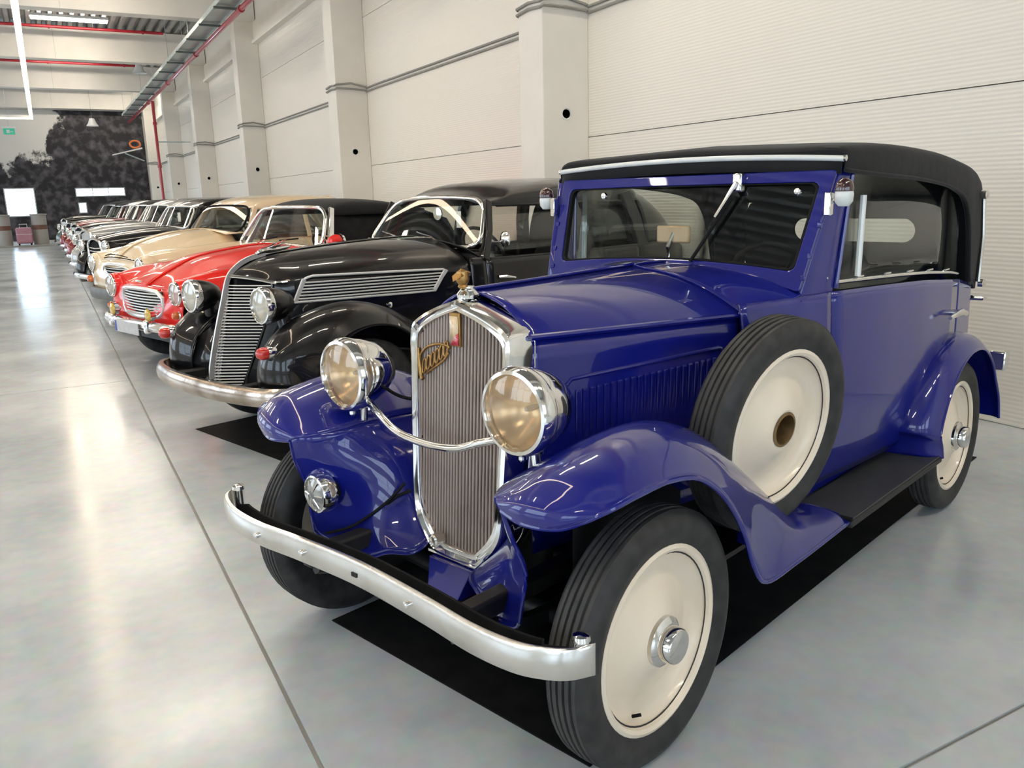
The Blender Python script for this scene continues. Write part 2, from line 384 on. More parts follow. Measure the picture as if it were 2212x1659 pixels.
# tubes on the deck
for k, (x, y) in enumerate(((.32, 29.0), (.32, 21.2), (.32, 36.2), (.32, 13.6), (.32, 6.2), (.32, -1.5), (-5.6, 29.0), (-5.6, 21.2), (-5.6, 36.2), (-5.6, 13.6), (-5.6, 6.2), (-5.6, -1.5), (3.0, 6.2), (3.0, -1.5), (.32, 43.2), (3.0, 43.2))):
    e = empty('ceiling_lamp', (x, y, 6.9))
    tag(e, 'long glowing white tube lamp on the steel deck near the top left corner' if k == 0 else 'tube lamp on the deck over %s, %s' % (('the far platform', 'the green car', 'the silver car', 'the cream sedan', 'the red convertible', 'the blue tourer')[[43.2, 36.2, 29.0, 21.2, 13.6, 6.2].index(y) if y > 0 else 5] if y > 0 else 'the rear hall', 'nearest the column wall' if x > 1 else 'beside the aisle' if x > 0 else 'on the window side'), 'lamp', 'tube lamps on the deck')
    MB().box((0, -.14, .03), (2.05, .14, .10)).build('lamp_tray', 'white', e, smooth=False)
    MB().box((.02, -.12, -.03), (2.03, .12, .0295)).build('diffuser', 'tube', e, smooth=False, bevel=.02)

# small hanging bell lamps
for (x, y, z), lb in (((3.39, 32, 5.90), 'small white bell lamp hanging in front of the roof beams'), ((2.1, 38.31, 4.68), 'small cream bell lamp hanging before the dark tree mural')):
    e = empty('bell_lamp', (x, y, z)); tag(e, lb, 'lamp', 'hanging bell lamps')
    MB().lathe([(.015, .30), (.09, .29), (.12, .2), (.16, .1), (.23, 0), (.225, 0), (.15, .1), (.10, .2), (.0, .28)], (0, 0, 0), (0, 0, 1), 28).build('shade', 'white', e)
    MB().tube([(0, 0, .3), (0, 0, 7.0 - z)], .006, 6).build('cord', 'cable', e)
e = empty('exit_sign', (-.93, 44, 4.72)); tag(e, 'small green and white exit sign hanging left of the mural', 'sign')
M['exitgreen'] = mat('exit_green', (.05, .42, .28), .4, emit=(.05, .5, .3), estr=.5)
MB().box((-.28, -.04, .28), (.28, .04, .36)).build('sign_housing', 'white', e, smooth=False)
MB().box((-.22, -.012, .02), (.22, .012, .28)).build('sign_plate', 'exitgreen', e, smooth=False)
MB().box((-.10, -.016, .08), (.02, -.0125, .22)).box((.05, -.016, .12), (.15, -.0125, .16)).build('pictogram', 'white', e, smooth=False)
MB().tube([(0, 0, .36), (0, 0, 2.2)], .006, 6).build('rod', 'galv', e)

# far wall, mural, daylight openings
wf = MB().box((X0, Y1, 0), (XW + .25, Y1 + .3, ZD + .4)).build('wall_far', 'conc', smooth=False); tag(wf, kind='structure')
def mural_mat():
    m = mat('tree_mural_print', (.02, .02, .02), .6)
    nt = m.node_tree; b = nt.nodes['Principled BSDF']; N = nt.nodes.new; L = nt.links.new
    tc = N('ShaderNodeTexCoord'); sx = N('ShaderNodeSeparateXYZ'); L(tc.outputs['Object'], sx.inputs[0])
    n = N('ShaderNodeTexNoise'); n.inputs['Scale'].default_value = .9; n.inputs['Detail'].default_value = 9; n.inputs['Roughness'].default_value = .62; L(tc.outputs['Object'], n.inputs['Vector'])
    def mth(op, a, b_=None):
        k = N('ShaderNodeMath'); k.operation = op
        for i, v in enumerate((a, b_)):
            if v is None: continue
            if isinstance(v, (int, float)): k.inputs[i].default_value = v
            else: L(v, k.inputs[i])
        return k.outputs[0]
    a = mth('SUBTRACT', sx.outputs[0], .55)
    c = mth('SUBTRACT', 3.75, sx.outputs[2])
    f = mth('MAXIMUM', a, c)
    g = mth('ADD', f, mth('MULTIPLY', mth('SUBTRACT', n.outputs[0], .5), 3.6))
    mk = mth('MULTIPLY', g, 5.0); k = N('ShaderNodeClamp'); L(mk, k.inputs[0])
    n2 = N('ShaderNodeTexNoise'); n2.inputs['Scale'].default_value = 2.6; n2.inputs['Detail'].default_value = 7; L(tc.outputs['Object'], n2.inputs['Vector'])
    r = N('ShaderNodeValToRGB'); el = r.color_ramp.elements
    el[0].position = .45; el[0].color = (.012, .011, .014, 1); el[1].position = .72; el[1].color = (.13, .12, .135, 1); L(n2.outputs[0], r.inputs[0])
    mx = N('ShaderNodeMix'); mx.data_type = 'RGBA'; mx.inputs[6].default_value = (.72, .70, .66, 1); L(k.outputs[0], mx.inputs[0]); L(r.outputs[0], mx.inputs[7])
    L(mx.outputs[2], b.inputs['Base Color']); return m
M['mural'] = mural_mat()
mu = MB().box((-7.5, Y1 - .03, .05), (4.74, Y1 - .002, 6.02)).build('tree_mural', 'mural', smooth=False)
tag(mu, 'huge dark mural of a leafy tree covering the far wall', 'mural')
def daywin(n, x0, x1, z0, z1, mull):
    f = MB(); t = .05; y0, y1 = Y1 - .10, Y1 - .035
    f.box((x0 - t, y0, z0 - t), (x1 + t, y1, z0)).box((x0 - t, y0, z1), (x1 + t, y1, z1 + t)).box((x0 - t, y0, z0), (x0, y1, z1)).box((x1, y0, z0), (x1 + t, y1, z1))
    for q in range(1, mull): f.box((x0 + (x1 - x0) * q / mull - .02, y0, z0), (x0 + (x1 - x0) * q / mull + .02, y1, z1))
    o = f.build('window_%d' % n, 'alu', smooth=False); tag(o, kind='structure')
    MB().box((x0, Y1 - .065, z0), (x1, Y1 - .055, z1)).build('pane', 'day', o, smooth=False)
daywin(1, -1.52, -.36, 1.22, 2.44, 1)
daywin(2, 1.45, 3.55, 2.08, 2.40, 3)
daywin(3, 1.50, 1.78, 1.30, 1.72, 1)

# platform, plinths and luggage at the far end
pf = MB().box((X0 + .1, 40.1, 0), (.2, Y1 - .12, .05)).build('platform', 'cable', smooth=False, bevel=.01); tag(pf, 'low grey platform along the far end of the aisle', 'platform')
M['pink'] = mat('pink_shell', (.50, .24, .30), .4, vary=(6, (.44, .20, .26), .35, .7))
M['plinth'] = mat('plinth_grey', (.42, .40, .37), .55, vary=(3, (.36, .34, .31), .35, .7))
M['plinthbrown'] = mat('plinth_brown', (.16, .07, .045), .5, vary=(5, (.2, .09, .06), .35, .7))
e = empty('suitcase', (-.88, 40.8, .05)); tag(e, 'pink upright suitcase on the far platform', 'suitcase')
MB().box((-.30, -.16, .06), (.30, .16, .72)).build('shell', 'pink', e, bevel=.06)
MB().box((-.302, -.162, .44), (.302, .162, .455)).build('seam', 'white', e, smooth=False)
MB().tube([(-.14, 0, .70), (-.14, 0, .86), (.14, 0, .86), (.14, 0, .70)], .014, 8).build('handle', 'white', e)
for x in (-.22, .22): MB().lathe([(0, -.03), (.04, -.03), (.04, .03), (0, .03)], (x, -.1, .04), (1, 0, 0), 14).build('caster', 'matblack', e)
for k, (x, y, lb) in enumerate(((-.28, 41.2, 'grey round plinth with brown band right of the pink suitcase'), (-1.62, 41.2, 'grey round plinth with brown band left of the pink suitcase'))):
    e = empty('display_plinth', (x, y, .05)); tag(e, lb, 'plinth', 'display plinths')
    MB().lathe([(0, 0), (.29, 0), (.29, .62), (.27, .62), (.27, .64)], (0, 0, 0), (0, 0, 1), 32).build('drum', 'plinth', e)
    MB().lathe([(.275, .62), (.285, .63), (.285, .80), (.275, .81)], (0, 0, 0), (0, 0, 1), 32).build('band', 'plinthbrown', e)
    MB().lathe([(.27, .80), (.29, .81), (.29, 1.20), (.33, 1.22), (.33, 1.26), (0, 1.27)], (0, 0, 0), (0, 0, 1), 32).build('top_drum', 'plinth', e)
# bracket shelf with an orange ring near the mural's right edge
e = empty('wall_shelf', (3.95, 44.2, 3.86)); tag(e, 'small white sloping shelf held out before the dark mural', 'shelf')
MB().add([(-.85, -.2, .0), (.45, -.2, .30), (.45, .2, .30), (-.85, .2, .0), (-.85, -.2, .04), (.45, -.2, .36), (.45, .2, .36), (-.85, .2, .04)], [(3, 2, 1, 0), (4, 5, 6, 7), (0, 1, 5, 4), (1, 2, 6, 5), (2, 3, 7, 6), (3, 0, 4, 7)]).build('shelf_board', 'white', e, smooth=False)
MB().tube([(-.3, 0, .1), (.5, 0, -.25)], .03, 8).build('shelf_strut', 'galv', e)
e = empty('orange_ring', (4.12, 44.2, 4.24)); tag(e, 'orange ring standing on the small white shelf', 'ring')
ring = [(.22 * cos(t * pi / 12), 0, .13 + .16 * sin(t * pi / 12)) for t in range(24)]
MB().tube(ring, .045, 10, loop=True, up=(0, 1, 0)).build('ring_tube', 'orange', e)

# left and rear walls (outside the frame) with their windows
def pane_wall(name, horizontal, pos, lo, hi, wins, z0, z1):
    m_ = MB(); t = .25
    def bx(a, b, za, zc):
        if horizontal: m_.box((a, pos - t, za), (b, pos, zc))
        else: m_.box((pos - t, a, za), (pos, b, zc))
    bx(lo, hi, 0, z0); bx(lo, hi, z1, ZD + .4); c = lo
    for a, b in wins: bx(c, a, z0, z1); c = b
    bx(c, hi, z0, z1)
    return tag(m_.build(name, 'conc', smooth=False), kind='structure')
wl = [(-6 + 7.4 * k, -1.2 + 7.4 * k) for k in range(7)]
pane_wall('wall_left', False, X0, Y0, Y1, wl, .9, 4.2)
wb_ = [(-7.6, -4.6), (-3.4, -.4), (1.0, 4.0)]
pane_wall('wall_back', True, Y0, X0, XW + .25, wb_, .9, 4.4)
M['wglass'] = glass_mat('clear_glazing', (.93, .96, .98))
nw = 4
for a, b in wl:
    o = MB(); x = X0 - .12
    for q in (a, (2 * a + b) / 3, (a + 2 * b) / 3, b): o.box((x - .04, q - .03, .9), (x + .04, q + .03, 4.2))
    for z in (.9, 2.9, 4.14): o.box((x - .04, a, z), (x + .04, b, z + .06))
    w_ = o.build('window_%d' % nw, 'alu', smooth=False); tag(w_, kind='structure')
    MB().box((x - .006, a, .9), (x + .006, b, 4.2)).build('pane', 'wglass', w_, smooth=False); nw += 1
    l = bpy.data.lights.new('portal', 'AREA'); l.shape = 'RECTANGLE'; l.size = b - a; l.size_y = 3.3; l.cycles.is_portal = True
    lo_ = bpy.data.objects.new('window_portal', l); COL.objects.link(lo_); lo_.location = (X0 - .02, (a + b) / 2, 2.55); lo_.rotation_euler = (pi / 2, 0, -pi / 2); lo_.parent = None
for a, b in wb_:
    o = MB(); y = Y0 - .12
    for q in (a, (a + b) / 2, b): o.box((q - .03, y - .04, .9), (q + .03, y + .04, 4.4))
    for z in (.9, 2.9, 4.34): o.box((a, y - .04, z), (b, y + .04, z + .06))
    w_ = o.build('window_%d' % nw, 'alu', smooth=False); tag(w_, kind='structure')
    MB().box((a, y - .006, .9), (b, y + .006, 4.4)).build('pane', 'wglass', w_, smooth=False); nw += 1
    l = bpy.data.lights.new('portal', 'AREA'); l.shape = 'RECTANGLE'; l.size = b - a; l.size_y = 3.5; l.cycles.is_portal = True
    lo_ = bpy.data.objects.new('window_portal', l); COL.objects.link(lo_); lo_.location = ((a + b) / 2, Y0 - .02, 2.65); lo_.rotation_euler = (-pi / 2, 0, pi)
# ================================================================ shared car parts
def make_wheel(car, name, c, side, R=.365, rim=.268, w=.135, steer=0., lean=0., hub='cap', rimmat='ivory', cap='chrome', seg=56, detail=True):
    """part: wheel disc (mesh) with tyre and hub as its sub-parts; c = (r, s_outer, z), side +1 = left"""
    h = w / 2
    # lathe along +s of the wheel: axis coordinate a measured outward from the tyre centre
    def mk(prof, nm, m, par, sg=seg, loop=False):
        return MB().lathe(prof, (0, 0, 0), (0, -1, 0), sg, loop=loop).build(nm, m, par)
    disc = mk([(rim + .004, h * .62), (rim - .002, h * .80), (rim - .012, h * .86), (rim - .022, h * .78), (rim - .031, h * .44), (rim - .040, h * .24), (rim - .056, h * .13), (rim - .085, h * .11),
               (rim * .62, h * .22), (rim * .45, h * .48), (rim * .34, h * .70), (rim * .27, h * .82), (rim * .22, h * .82), (.0 if hub == 'cap' else .052, h * .80)]
              + ([] if hub == 'cap' else [(.050, h * .70), (.048, -h * .5)]), 'wheel', rimmat, car)
    disc.location = V(c[0], c[1] - h * side, c[2])
    disc.rotation_euler = (lean, 0, (0 if side > 0 else pi) - steer)
    t = [(rim - .03, -h * .62), (rim + .002, -h * .80), (rim + .03, -h * .97), (rim + (R - rim) * .55, -h * 1.03), (R - .020, -h * .90), (R - .008, -h * .72), (R - .003, -h * .66)]
    tr = []
    n = 5
    for k in range(n):
        a = -.60 + 1.2 * k / (n - 1)
        tr += [(R - .001 - .004 * a * a * 2, h * (a - .085)), (R - .001 - .004 * a * a * 2, h * (a + .085))]
        if k < n - 1: tr += [(R - .009, h * (a + .10)), (R - .009, h * (a + .20))]
    t2 = [(q, -a) for q, a in reversed(t)]
    ty = mk(t, 'tyre', 'rubber', disc); mk(t2 + [(rim - .03, h * .62)], 'tyre_wall', 'rubber', disc)
    mk([t[-1]] + tr + [t2[0]], 'tread', 'tread', disc)
    if hub == 'cap':
        mk([(.072, h * .80), (.070, h * .98), (.060, h * 1.08), (.052, h * 1.12), (.050, h * 1.55), (.046, h * 1.62), (.026, h * 1.68), (0, h * 1.69)], 'hub_cap', cap, disc, 32)
    elif hub == 'hole':
        mk([(.060, h * .86), (.050, h * .90), (.047, h * .55), (.044, -h * .2), (0, -h * .2)], 'hub_bore', 'bronze', disc, 32)
        mk([(.012, -h * .2), (.012, h * .1), (0, h * .12)], 'hub_bolt', 'oldchrome', disc, 12)
    elif hub == 'dome':
        mk([(rim * .62, h * .55), (rim * .58, h * .95), (rim * .4, h * 1.25), (rim * .2, h * 1.38), (0, h * 1.42)], 'hub_cap', cap, disc, 28)
    if detail:
        MB().tube([(-rim * .30, -h * .1, -rim * .80), (-rim * .27, -h * .55, -rim * .74)], .005, 8).build('valve', 'matblack', disc)
    return disc

def headlamp(car, c, rad, depth, body='chrome', refl='reflector', ring='chrome', toe=0., flutes=True, seg=44):
    """round lamp facing forward (-r); part = bowl, sub-parts ring, reflector, lens"""
    ax = (1, 0, 0)
    bowl = MB().lathe([(rad * .99, .0), (rad * 1.0, .02), (rad * .97, depth * .3), (rad * .83, depth * .6), (rad * .55, depth * .86), (rad * .22, depth * .98), (0, depth)], (0, 0, 0), ax, seg).build('headlamp', body, car)
    bowl.location = V(*c); bowl.rotation_euler = (0, 0, toe)
    MB().lathe([(rad * .86, -.012), (rad * .90, -.022), (rad * .98, -.020), (rad * 1.045, -.006), (rad * 1.06, .012), (rad * 1.02, .03), (rad * .98, .03), (rad * .86, .0)], (0, 0, 0), ax, seg, loop=True).build('lamp_ring', ring, bowl)
    MB().lathe([(rad * .93, .004), (rad * .8, .035), (rad * .55, .065), (rad * .3, .083), (rad * .1, .088), (0, .088)], (0, 0, 0), ax, seg).build('reflector', refl, bowl)
    MB().lathe([(rad * .07, .08), (rad * .08, .05), (rad * .05, .035), (0, .034)], (0, 0, 0), ax, 20).build('bulb', 'ivoryplastic', bowl)
    ln = MB(); rows = []
    for i in range(9):
        q = i / 8; rr = rad * .92 * q; rows.append([(-.012 - .020 * (1 - q * q) + (.0022 * (k % 2) * q if flutes else 0), rr * cos(2 * pi * k / 48), rr * sin(2 * pi * k / 48)) for k in range(48)])
    ln.grid(rows, closed=True).build('lens', 'lens' if refl == 'reflector' else 'lens2', bowl)
    return bowl

def panel_loft(name, m, par, rows, solid=.006, mirror=False, sub=0, off=-1):
    return MB().grid(rows).build(name, m, par, solid=solid, mirror=mirror, sub=sub, off=off)

def steering(car, c, R=.19, tilt=.9, m='matblack'):
    w = MB().tube([(0, R * cos(t * pi / 18), R * sin(t * pi / 18)) for t in range(36)], .013, 10, loop=True, up=(1, 0, 0)).build('steering_wheel', m, car)
    w.location = V(*c); w.rotation_euler = (0, -(pi / 2 - tilt), 0)
    for a in (0, 2.1, 4.2): MB().tube([(0, 0, 0), (0, R * cos(a), R * sin(a))], .008, 8).build('spoke', m, w)
    MB().lathe([(0, -.03), (.035, -.02), (.035, .02), (.018, .04), (.018, .45)], (0, 0, 0), (-1, 0, 0), 16).build('hub', m, w)
    return w

def seat(car, c, wd, m='interior', hb=.5):
    r, s, z = c
    b = MB().box(V(r, s - wd / 2, z)[:1] + (-(s + wd / 2), z), (r + .5, -(s - wd / 2), z + .16)).build('seat_cushion', m, car, bevel=.05)
    MB().add([(r + .44, -(s + wd / 2), z + .1), (r + .60, -(s + wd / 2), z + .1), (r + .60, -(s - wd / 2), z + .1), (r + .44, -(s - wd / 2), z + .1),
              (r + .58, -(s + wd / 2), z + hb), (r + .68, -(s + wd / 2), z + hb), (r + .68, -(s - wd / 2), z + hb), (r + .58, -(s - wd / 2), z + hb)],
             [(3, 2, 1, 0), (4, 5, 6, 7), (0, 1, 5, 4), (1, 2, 6, 5), (2, 3, 7, 6), (3, 0, 4, 7)]).build('seat_back', m, car, bevel=.05)
    return b

def fender_rows(prof, n=44, sgn=1, k=14):
    """prof rows: (inner r,s,z, crest r,s,z, shoulder r,s,z, lip r,s,z)"""
    P = cr(prof, n); rows = []
    for q in P:
        a, b, c, d = q[0:3], q[3:6], q[6:9], q[9:12]
        row = cr([a, b, c, d], k)
        rows.append([V(r, sgn * s, z) for r, s, z in row])
    return rows
# ================================================================ the blue tourer
car = empty('vintage_car', (.93831501, 2.26791443, 0), CAR_A)
tag(car, 'dark blue vintage tourer with black soft top and ivory disc wheels, nearest the camera', 'car', 'vintage cars parked in a row')
BL = car
RF, RR, ZWH, SO = .16, 2.675, .367, .757
make_wheel(car, 'wheel', (RF, SO, ZWH), 1)
make_wheel(car, 'wheel', (RF, -SO, ZWH), -1)
make_wheel(car, 'wheel', (RR, SO, ZWH), 1)
make_wheel(car, 'wheel', (RR, -SO, ZWH), -1)
# side-mounted spares, leaning and toed in a little
make_wheel(car, 'spare_wheel', (.904, .726, .795), 1, steer=.127, lean=.10, hub='hole')
make_wheel(car, 'spare_wheel', (.904, -.726, .795), -1, steer=-.127, lean=.10, hub='hole')

# ---- front fenders
FP = [  # inner(r,s,z)      crest            shoulder          lip
    (-.185, .49, .778, -.198, .58, .770, -.178, .67, .776, -.150, .735, .805),
    (-.175, .46, .79, -.200, .58, .808, -.182, .69, .808, -.135, .765, .824),
    (-.145, .43, .795, -.165, .58, .848, -.150, .70, .846, -.10, .785, .838),
    (-.07, .40, .80, -.08, .58, .894, -.07, .71, .890, -.03, .795, .848),
    (.08, .38, .81, .10, .58, .928, .10, .715, .914, .10, .80, .850),
    (.28, .37, .80, .28, .58, .925, .27, .715, .907, .245, .80, .815),
    (.45, .37, .75, .45, .58, .868, .43, .715, .842, .385, .80, .715),
    (.62, .38, .67, .62, .58, .768, .58, .715, .735, .49, .80, .585),
    (.78, .42, .57, .78, .59, .658, .72, .715, .62, .56, .80, .455),
    (.92, .46, .48, .93, .60, .548, .86, .72, .51, .645, .80, .375),
    (1.06, .50, .40, 1.08, .61, .448, 1.02, .725, .410, .85, .795, .362),
    (1.20, .53, .375, 1.22, .62, .392, 1.18, .73, .386, 1.10, .79, .360),
    (1.32, .55, .37, 1.32, .63, .385, 1.31, .735, .382, 1.30, .785, .360)]
for sg in (1, -1):
    f = MB().grid(fender_rows(FP, 60, sg, 18)).build('front_fender', 'blue', car, solid=.008, off=0)
    # beaded lip
    lip = [V(q[9], sg * q[10], q[11]) for q in cr(FP, 60)]
    MB().tube(lip, .007, 8).build('fender_bead', 'blue', f)
    fr_ = [r[0] for r in [fender_rows(FP, 60, sg, 18)[0]]]
    MB().tube(fender_rows(FP, 60, sg, 18)[0], .007, 8).build('front_bead', 'blue', f)
    # inner valance sweeping from the fender's inner edge down to the frame
    inn = [q[0:3] for q in cr(FP, 60)][:31]
    Tc = cr(inn, 20); Bc = cr([(-.125, .485, .445), (-.10, .44, .405), (-.05, .31, .37), (-.02, .21, .405), (.02, .14, .41), (.08, .13, .43), (.16, .16, .48)], 20)
    Lc = cr([Tc[0], (-.165, .505, .70), (-.125, .51, .60), (-.125, .495, .50), Bc[0]], 16); Rc = cr([Tc[-1], (.29, .30, .72), (.25, .22, .58), Bc[-1]], 16)
    rows = []
    for a in range(16):
        v = a / 15; row = []
        for b_ in range(20):
            u = b_ / 19
            p = [(1 - v) * Tc[b_][k_] + v * Bc[b_][k_] + (1 - u) * Lc[a][k_] + u * Rc[a][k_] - ((1 - u) * (1 - v) * Tc[0][k_] + u * (1 - v) * Tc[-1][k_] + (1 - u) * v * Bc[0][k_] + u * v * Bc[-1][k_]) for k_ in range(3)]
            w_ = sin(pi * u) * sin(pi * v)
            row.append(V(p[0] + .05 * w_, sg * (p[1] + .02 * w_), p[2] - .02 * w_))
        rows.append(row)
    v_ = MB().grid(rows).build('fender_valance', 'blue', car, solid=.005, off=0)
    MB().tube(rows[-1], .006, 8).build('valance_edge', 'blue', v_)
    MB().tube([r[0] for r in rows], .006, 8).build('valance_edge', 'blue', v_)
    # well wall behind the wheel, dark
    MB().grid([[V(r, sg * .40, z) for r, z in ((.2, .80), (.45, .74), (.62, .64), (.78, .54))], [V(r, sg * .40, .30) for r in (.2, .45, .62, .78)]]).build('wheel_well', 'chassis', car, solid=.006)

# ---- rear fenders
RP = []
for i in range(13):
    a = radians(198 - i * 200 / 12); cx_, R_ = RR, .485
    r, z = cx_ - .02 + .0 + (R_ + .03) * cos(a) * 1.03, .37 + R_ * sin(a) * 1.02
    rl, zl = cx_ + (.425) * cos(a) * 1.05, .37 + .425 * sin(a)
    if i == 0: r, z, rl, zl = 2.20, .37, 2.30, .36
    if i == 1: r, z, rl, zl = 2.19, .46, 2.275, .42
    if i >= 11: z = max(z, .30 if i == 11 else .24); zl = max(zl, .28 if i == 11 else .23); r = 3.20 + .02 * (i - 11); rl = 3.15 + .05 * (i - 11)
    s0 = .56
    RP.append((r, s0, z - .01, r, .66, z + .005, (r * .75 + rl * .25), .755, z * .75 + zl * .25 + .005, rl, .80, zl))
for sg in (1, -1):
    f = MB().grid(fender_rows(RP, 60, sg, 16)).build('rear_fender', 'blue', car, solid=.008, off=0)
    MB().tube([V(q[9], sg * q[10], q[11]) for q in cr(RP, 60)], .007, 8).build('fender_bead', 'blue', f)
    MB().grid([[V(q[0], sg * .56, q[2]) for q in cr(RP, 24)], [V(q[9], sg * .54, .30) for q in cr(RP, 24)]]).build('wheel_well', 'chassis', car, solid=.005)
    # wedge panel where fender meets the running board
    # running board
    rb = MB().box((1.30, min(-sg * .55, -sg * .80), .340), (2.30, max(-sg * .55, -sg * .80), .366)).build('running_board', 'chassis', car, bevel=.006)
    MB().box((1.31, min(-sg * .575, -sg * .795), .366), (2.29, max(-sg * .575, -sg * .795), .374)).build('rubber_mat', 'rubmat', rb, bevel=.002)
    for k in range(2): MB().tube([V(1.302 + .99 * k, sg * .57, .376), V(1.302 + .99 * k, sg * .80, .376)], .007, 8).build('edge_strip', 'matblack', rb)
    # sill apron under the doors
    MB().box((1.0, min(-sg * .50, -sg * .56), .30), (2.9, max(-sg * .50, -sg * .56), .44)).build('sill', 'blue', car, bevel=.01)

# ---- body sides: sections as (r, belt half-width, belt z, mid hw, sill hw)
def side_pt(r, z):
    hwb, zb_, hwm, hws = itp([(1.02, .465, 1.165, .50, .47), (1.25, .575, 1.175, .59, .53), (1.42, .612, 1.178, .625, .56), (1.8, .655, 1.17, .665, .60), (2.2, .680, 1.155, .690, .62), (2.66, .685, 1.12, .690, .62), (2.95, .665, 1.07, .67, .60), (3.12, .60, 1.04, .60, .55), (3.2, .50, 1.02, .50, .48)], r)
    t = (z - .40) / (zb_ - .40)
    if t < .55: s = hws + (hwm - hws) * (1 - (1 - t / .55) ** 2)
    else: s = hwm + (hwb - hwm) * ((t - .55) / .45) ** 2
    return s, zb_
def side_panel(name, r0, r1, z0, m='blue', sg=1, inset=0., n=16, k=22, top=None):
    rows = []
    for i in range(n):
        r = r0 + (r1 - r0) * i / (n - 1); zb_ = side_pt(r, 1)[1] if top is None else top
        row = []
        for j in range(k):
            z = z0 + (zb_ - z0) * j / (k - 1); row.append(V(r, sg * (side_pt(r, z)[0] - inset), z))
        rows.append(row)
    return MB().grid(rows).build(name, m, car, solid=.012, off=1 if sg > 0 else -1)
for sg in (1, -1):
    side_panel('scuttle_side', 1.02, 1.415, .40, sg=sg)
    d = side_panel('door', 1.422, 2.652, .42, sg=sg)
    side_panel('rear_quarter', 2.66, 3.2, .40, sg=sg, n=20)
    # belt mouldings
    for dz, rr in ((-.015, .007), (-.082, .0045)):
        MB().tube([V(r, sg * (side_pt(r, side_pt(r, 1)[1] + dz)[0] + .006), side_pt(r, 1)[1] + dz) for r in [1.25 + .06 * i for i in range(32)]], rr, 8).build('belt_moulding', 'blue', car)
    # window sill strip
    MB().tube([V(1.40, sg * .605, 1.235)] + [V(r, sg * (side_pt(r, 1.2)[0] - .006), side_pt(r, 1)[1] + .032) for r in (1.42, 1.48, 1.7, 2.0, 2.3, 2.6, 2.72)], .009, 10).build('window_sill_strip', 'chrome', car)
    for k in range(5): MB().box((1.62 + .22 * k, -sg * side_pt(1.62 + .22 * k, 1.2)[0] - .004, side_pt(1.62 + .22 * k, 1)[1] + .040), (1.68 + .22 * k, -sg * side_pt(1.62 + .22 * k, 1.2)[0] + .004, side_pt(1.62 + .22 * k, 1)[1] + .046)).build('sill_clip', 'chrome', car, smooth=False)
    # door upper: window frame + glass
    MB().tube([V(1.452, sg * .622, 1.19), V(1.495, sg * .640, 1.60)], .010, 8).build('door_window_frame', 'blue', d)
    g = MB().grid([[V(1.43 + (r - 1.43) * 1.0, sg * (side_pt(r, 1.2)[0] - .02), side_pt(r, 1)[1]) for r in (1.43, 1.75, 2.1, 2.45, 2.78)], [V(r + .02, sg * (side_pt(r, 1.2)[0] - .02 - .015), 1.60) for r in (1.47, 1.75, 2.1, 2.45, 2.72)]]).build('door_window', 'glass', d, solid=.004)
    # handle
    hs = side_pt(2.58, .98)[0]
    h_ = MB().tube([V(2.58, sg * hs, .975), V(2.58, sg * (hs + .055), .975)], .015, 10).build('door_handle', 'chrome', d)
    MB().tube([V(2.67, sg * (hs + .052), .962), V(2.58, sg * (hs + .058), .980), V(2.44, sg * (hs + .052), .968)], [.012, .016, .009], 10).build('grip', 'chrome', h_)
    MB().lathe([(.026, 0), (.024, .008), (.012, .012)], V(2.58, sg * hs, .975), (0, -sg, 0), 20).build('escutcheon', 'chrome', h_)
    # hinges at the scuttle
    for z in (.62, .98): MB().tube([V(1.418, sg * (side_pt(1.42, z)[0] + .008), z - .035), V(1.418, sg * (side_pt(1.42, z)[0] + .008), z + .035)], .011, 8).build('hinge', 'blue', d)
    MB().tube([V(1.26, sg * .592, 1.03), V(1.33, sg * .607, 1.01), V(1.38, sg * .612, .965)], [.004, .011, .006], 8).build('side_light_strip', 'chrome', car)
MB().add([V(3.2, s, z) for s, z in ((-.5, 1.02), (.5, 1.02), (.48, .40), (-.48, .40))], [(0, 1, 2, 3)]).build('rear_panel', 'blue', car, solid=.01)
MB().box((3.2, -.42, .42), (3.34, .42, .95)).build('luggage_trunk', 'blue', car, bevel=.05)
MB().box((1.02, -.47, .34), (3.2, .47, .42)).build('floor_pan', 'chassis', car)

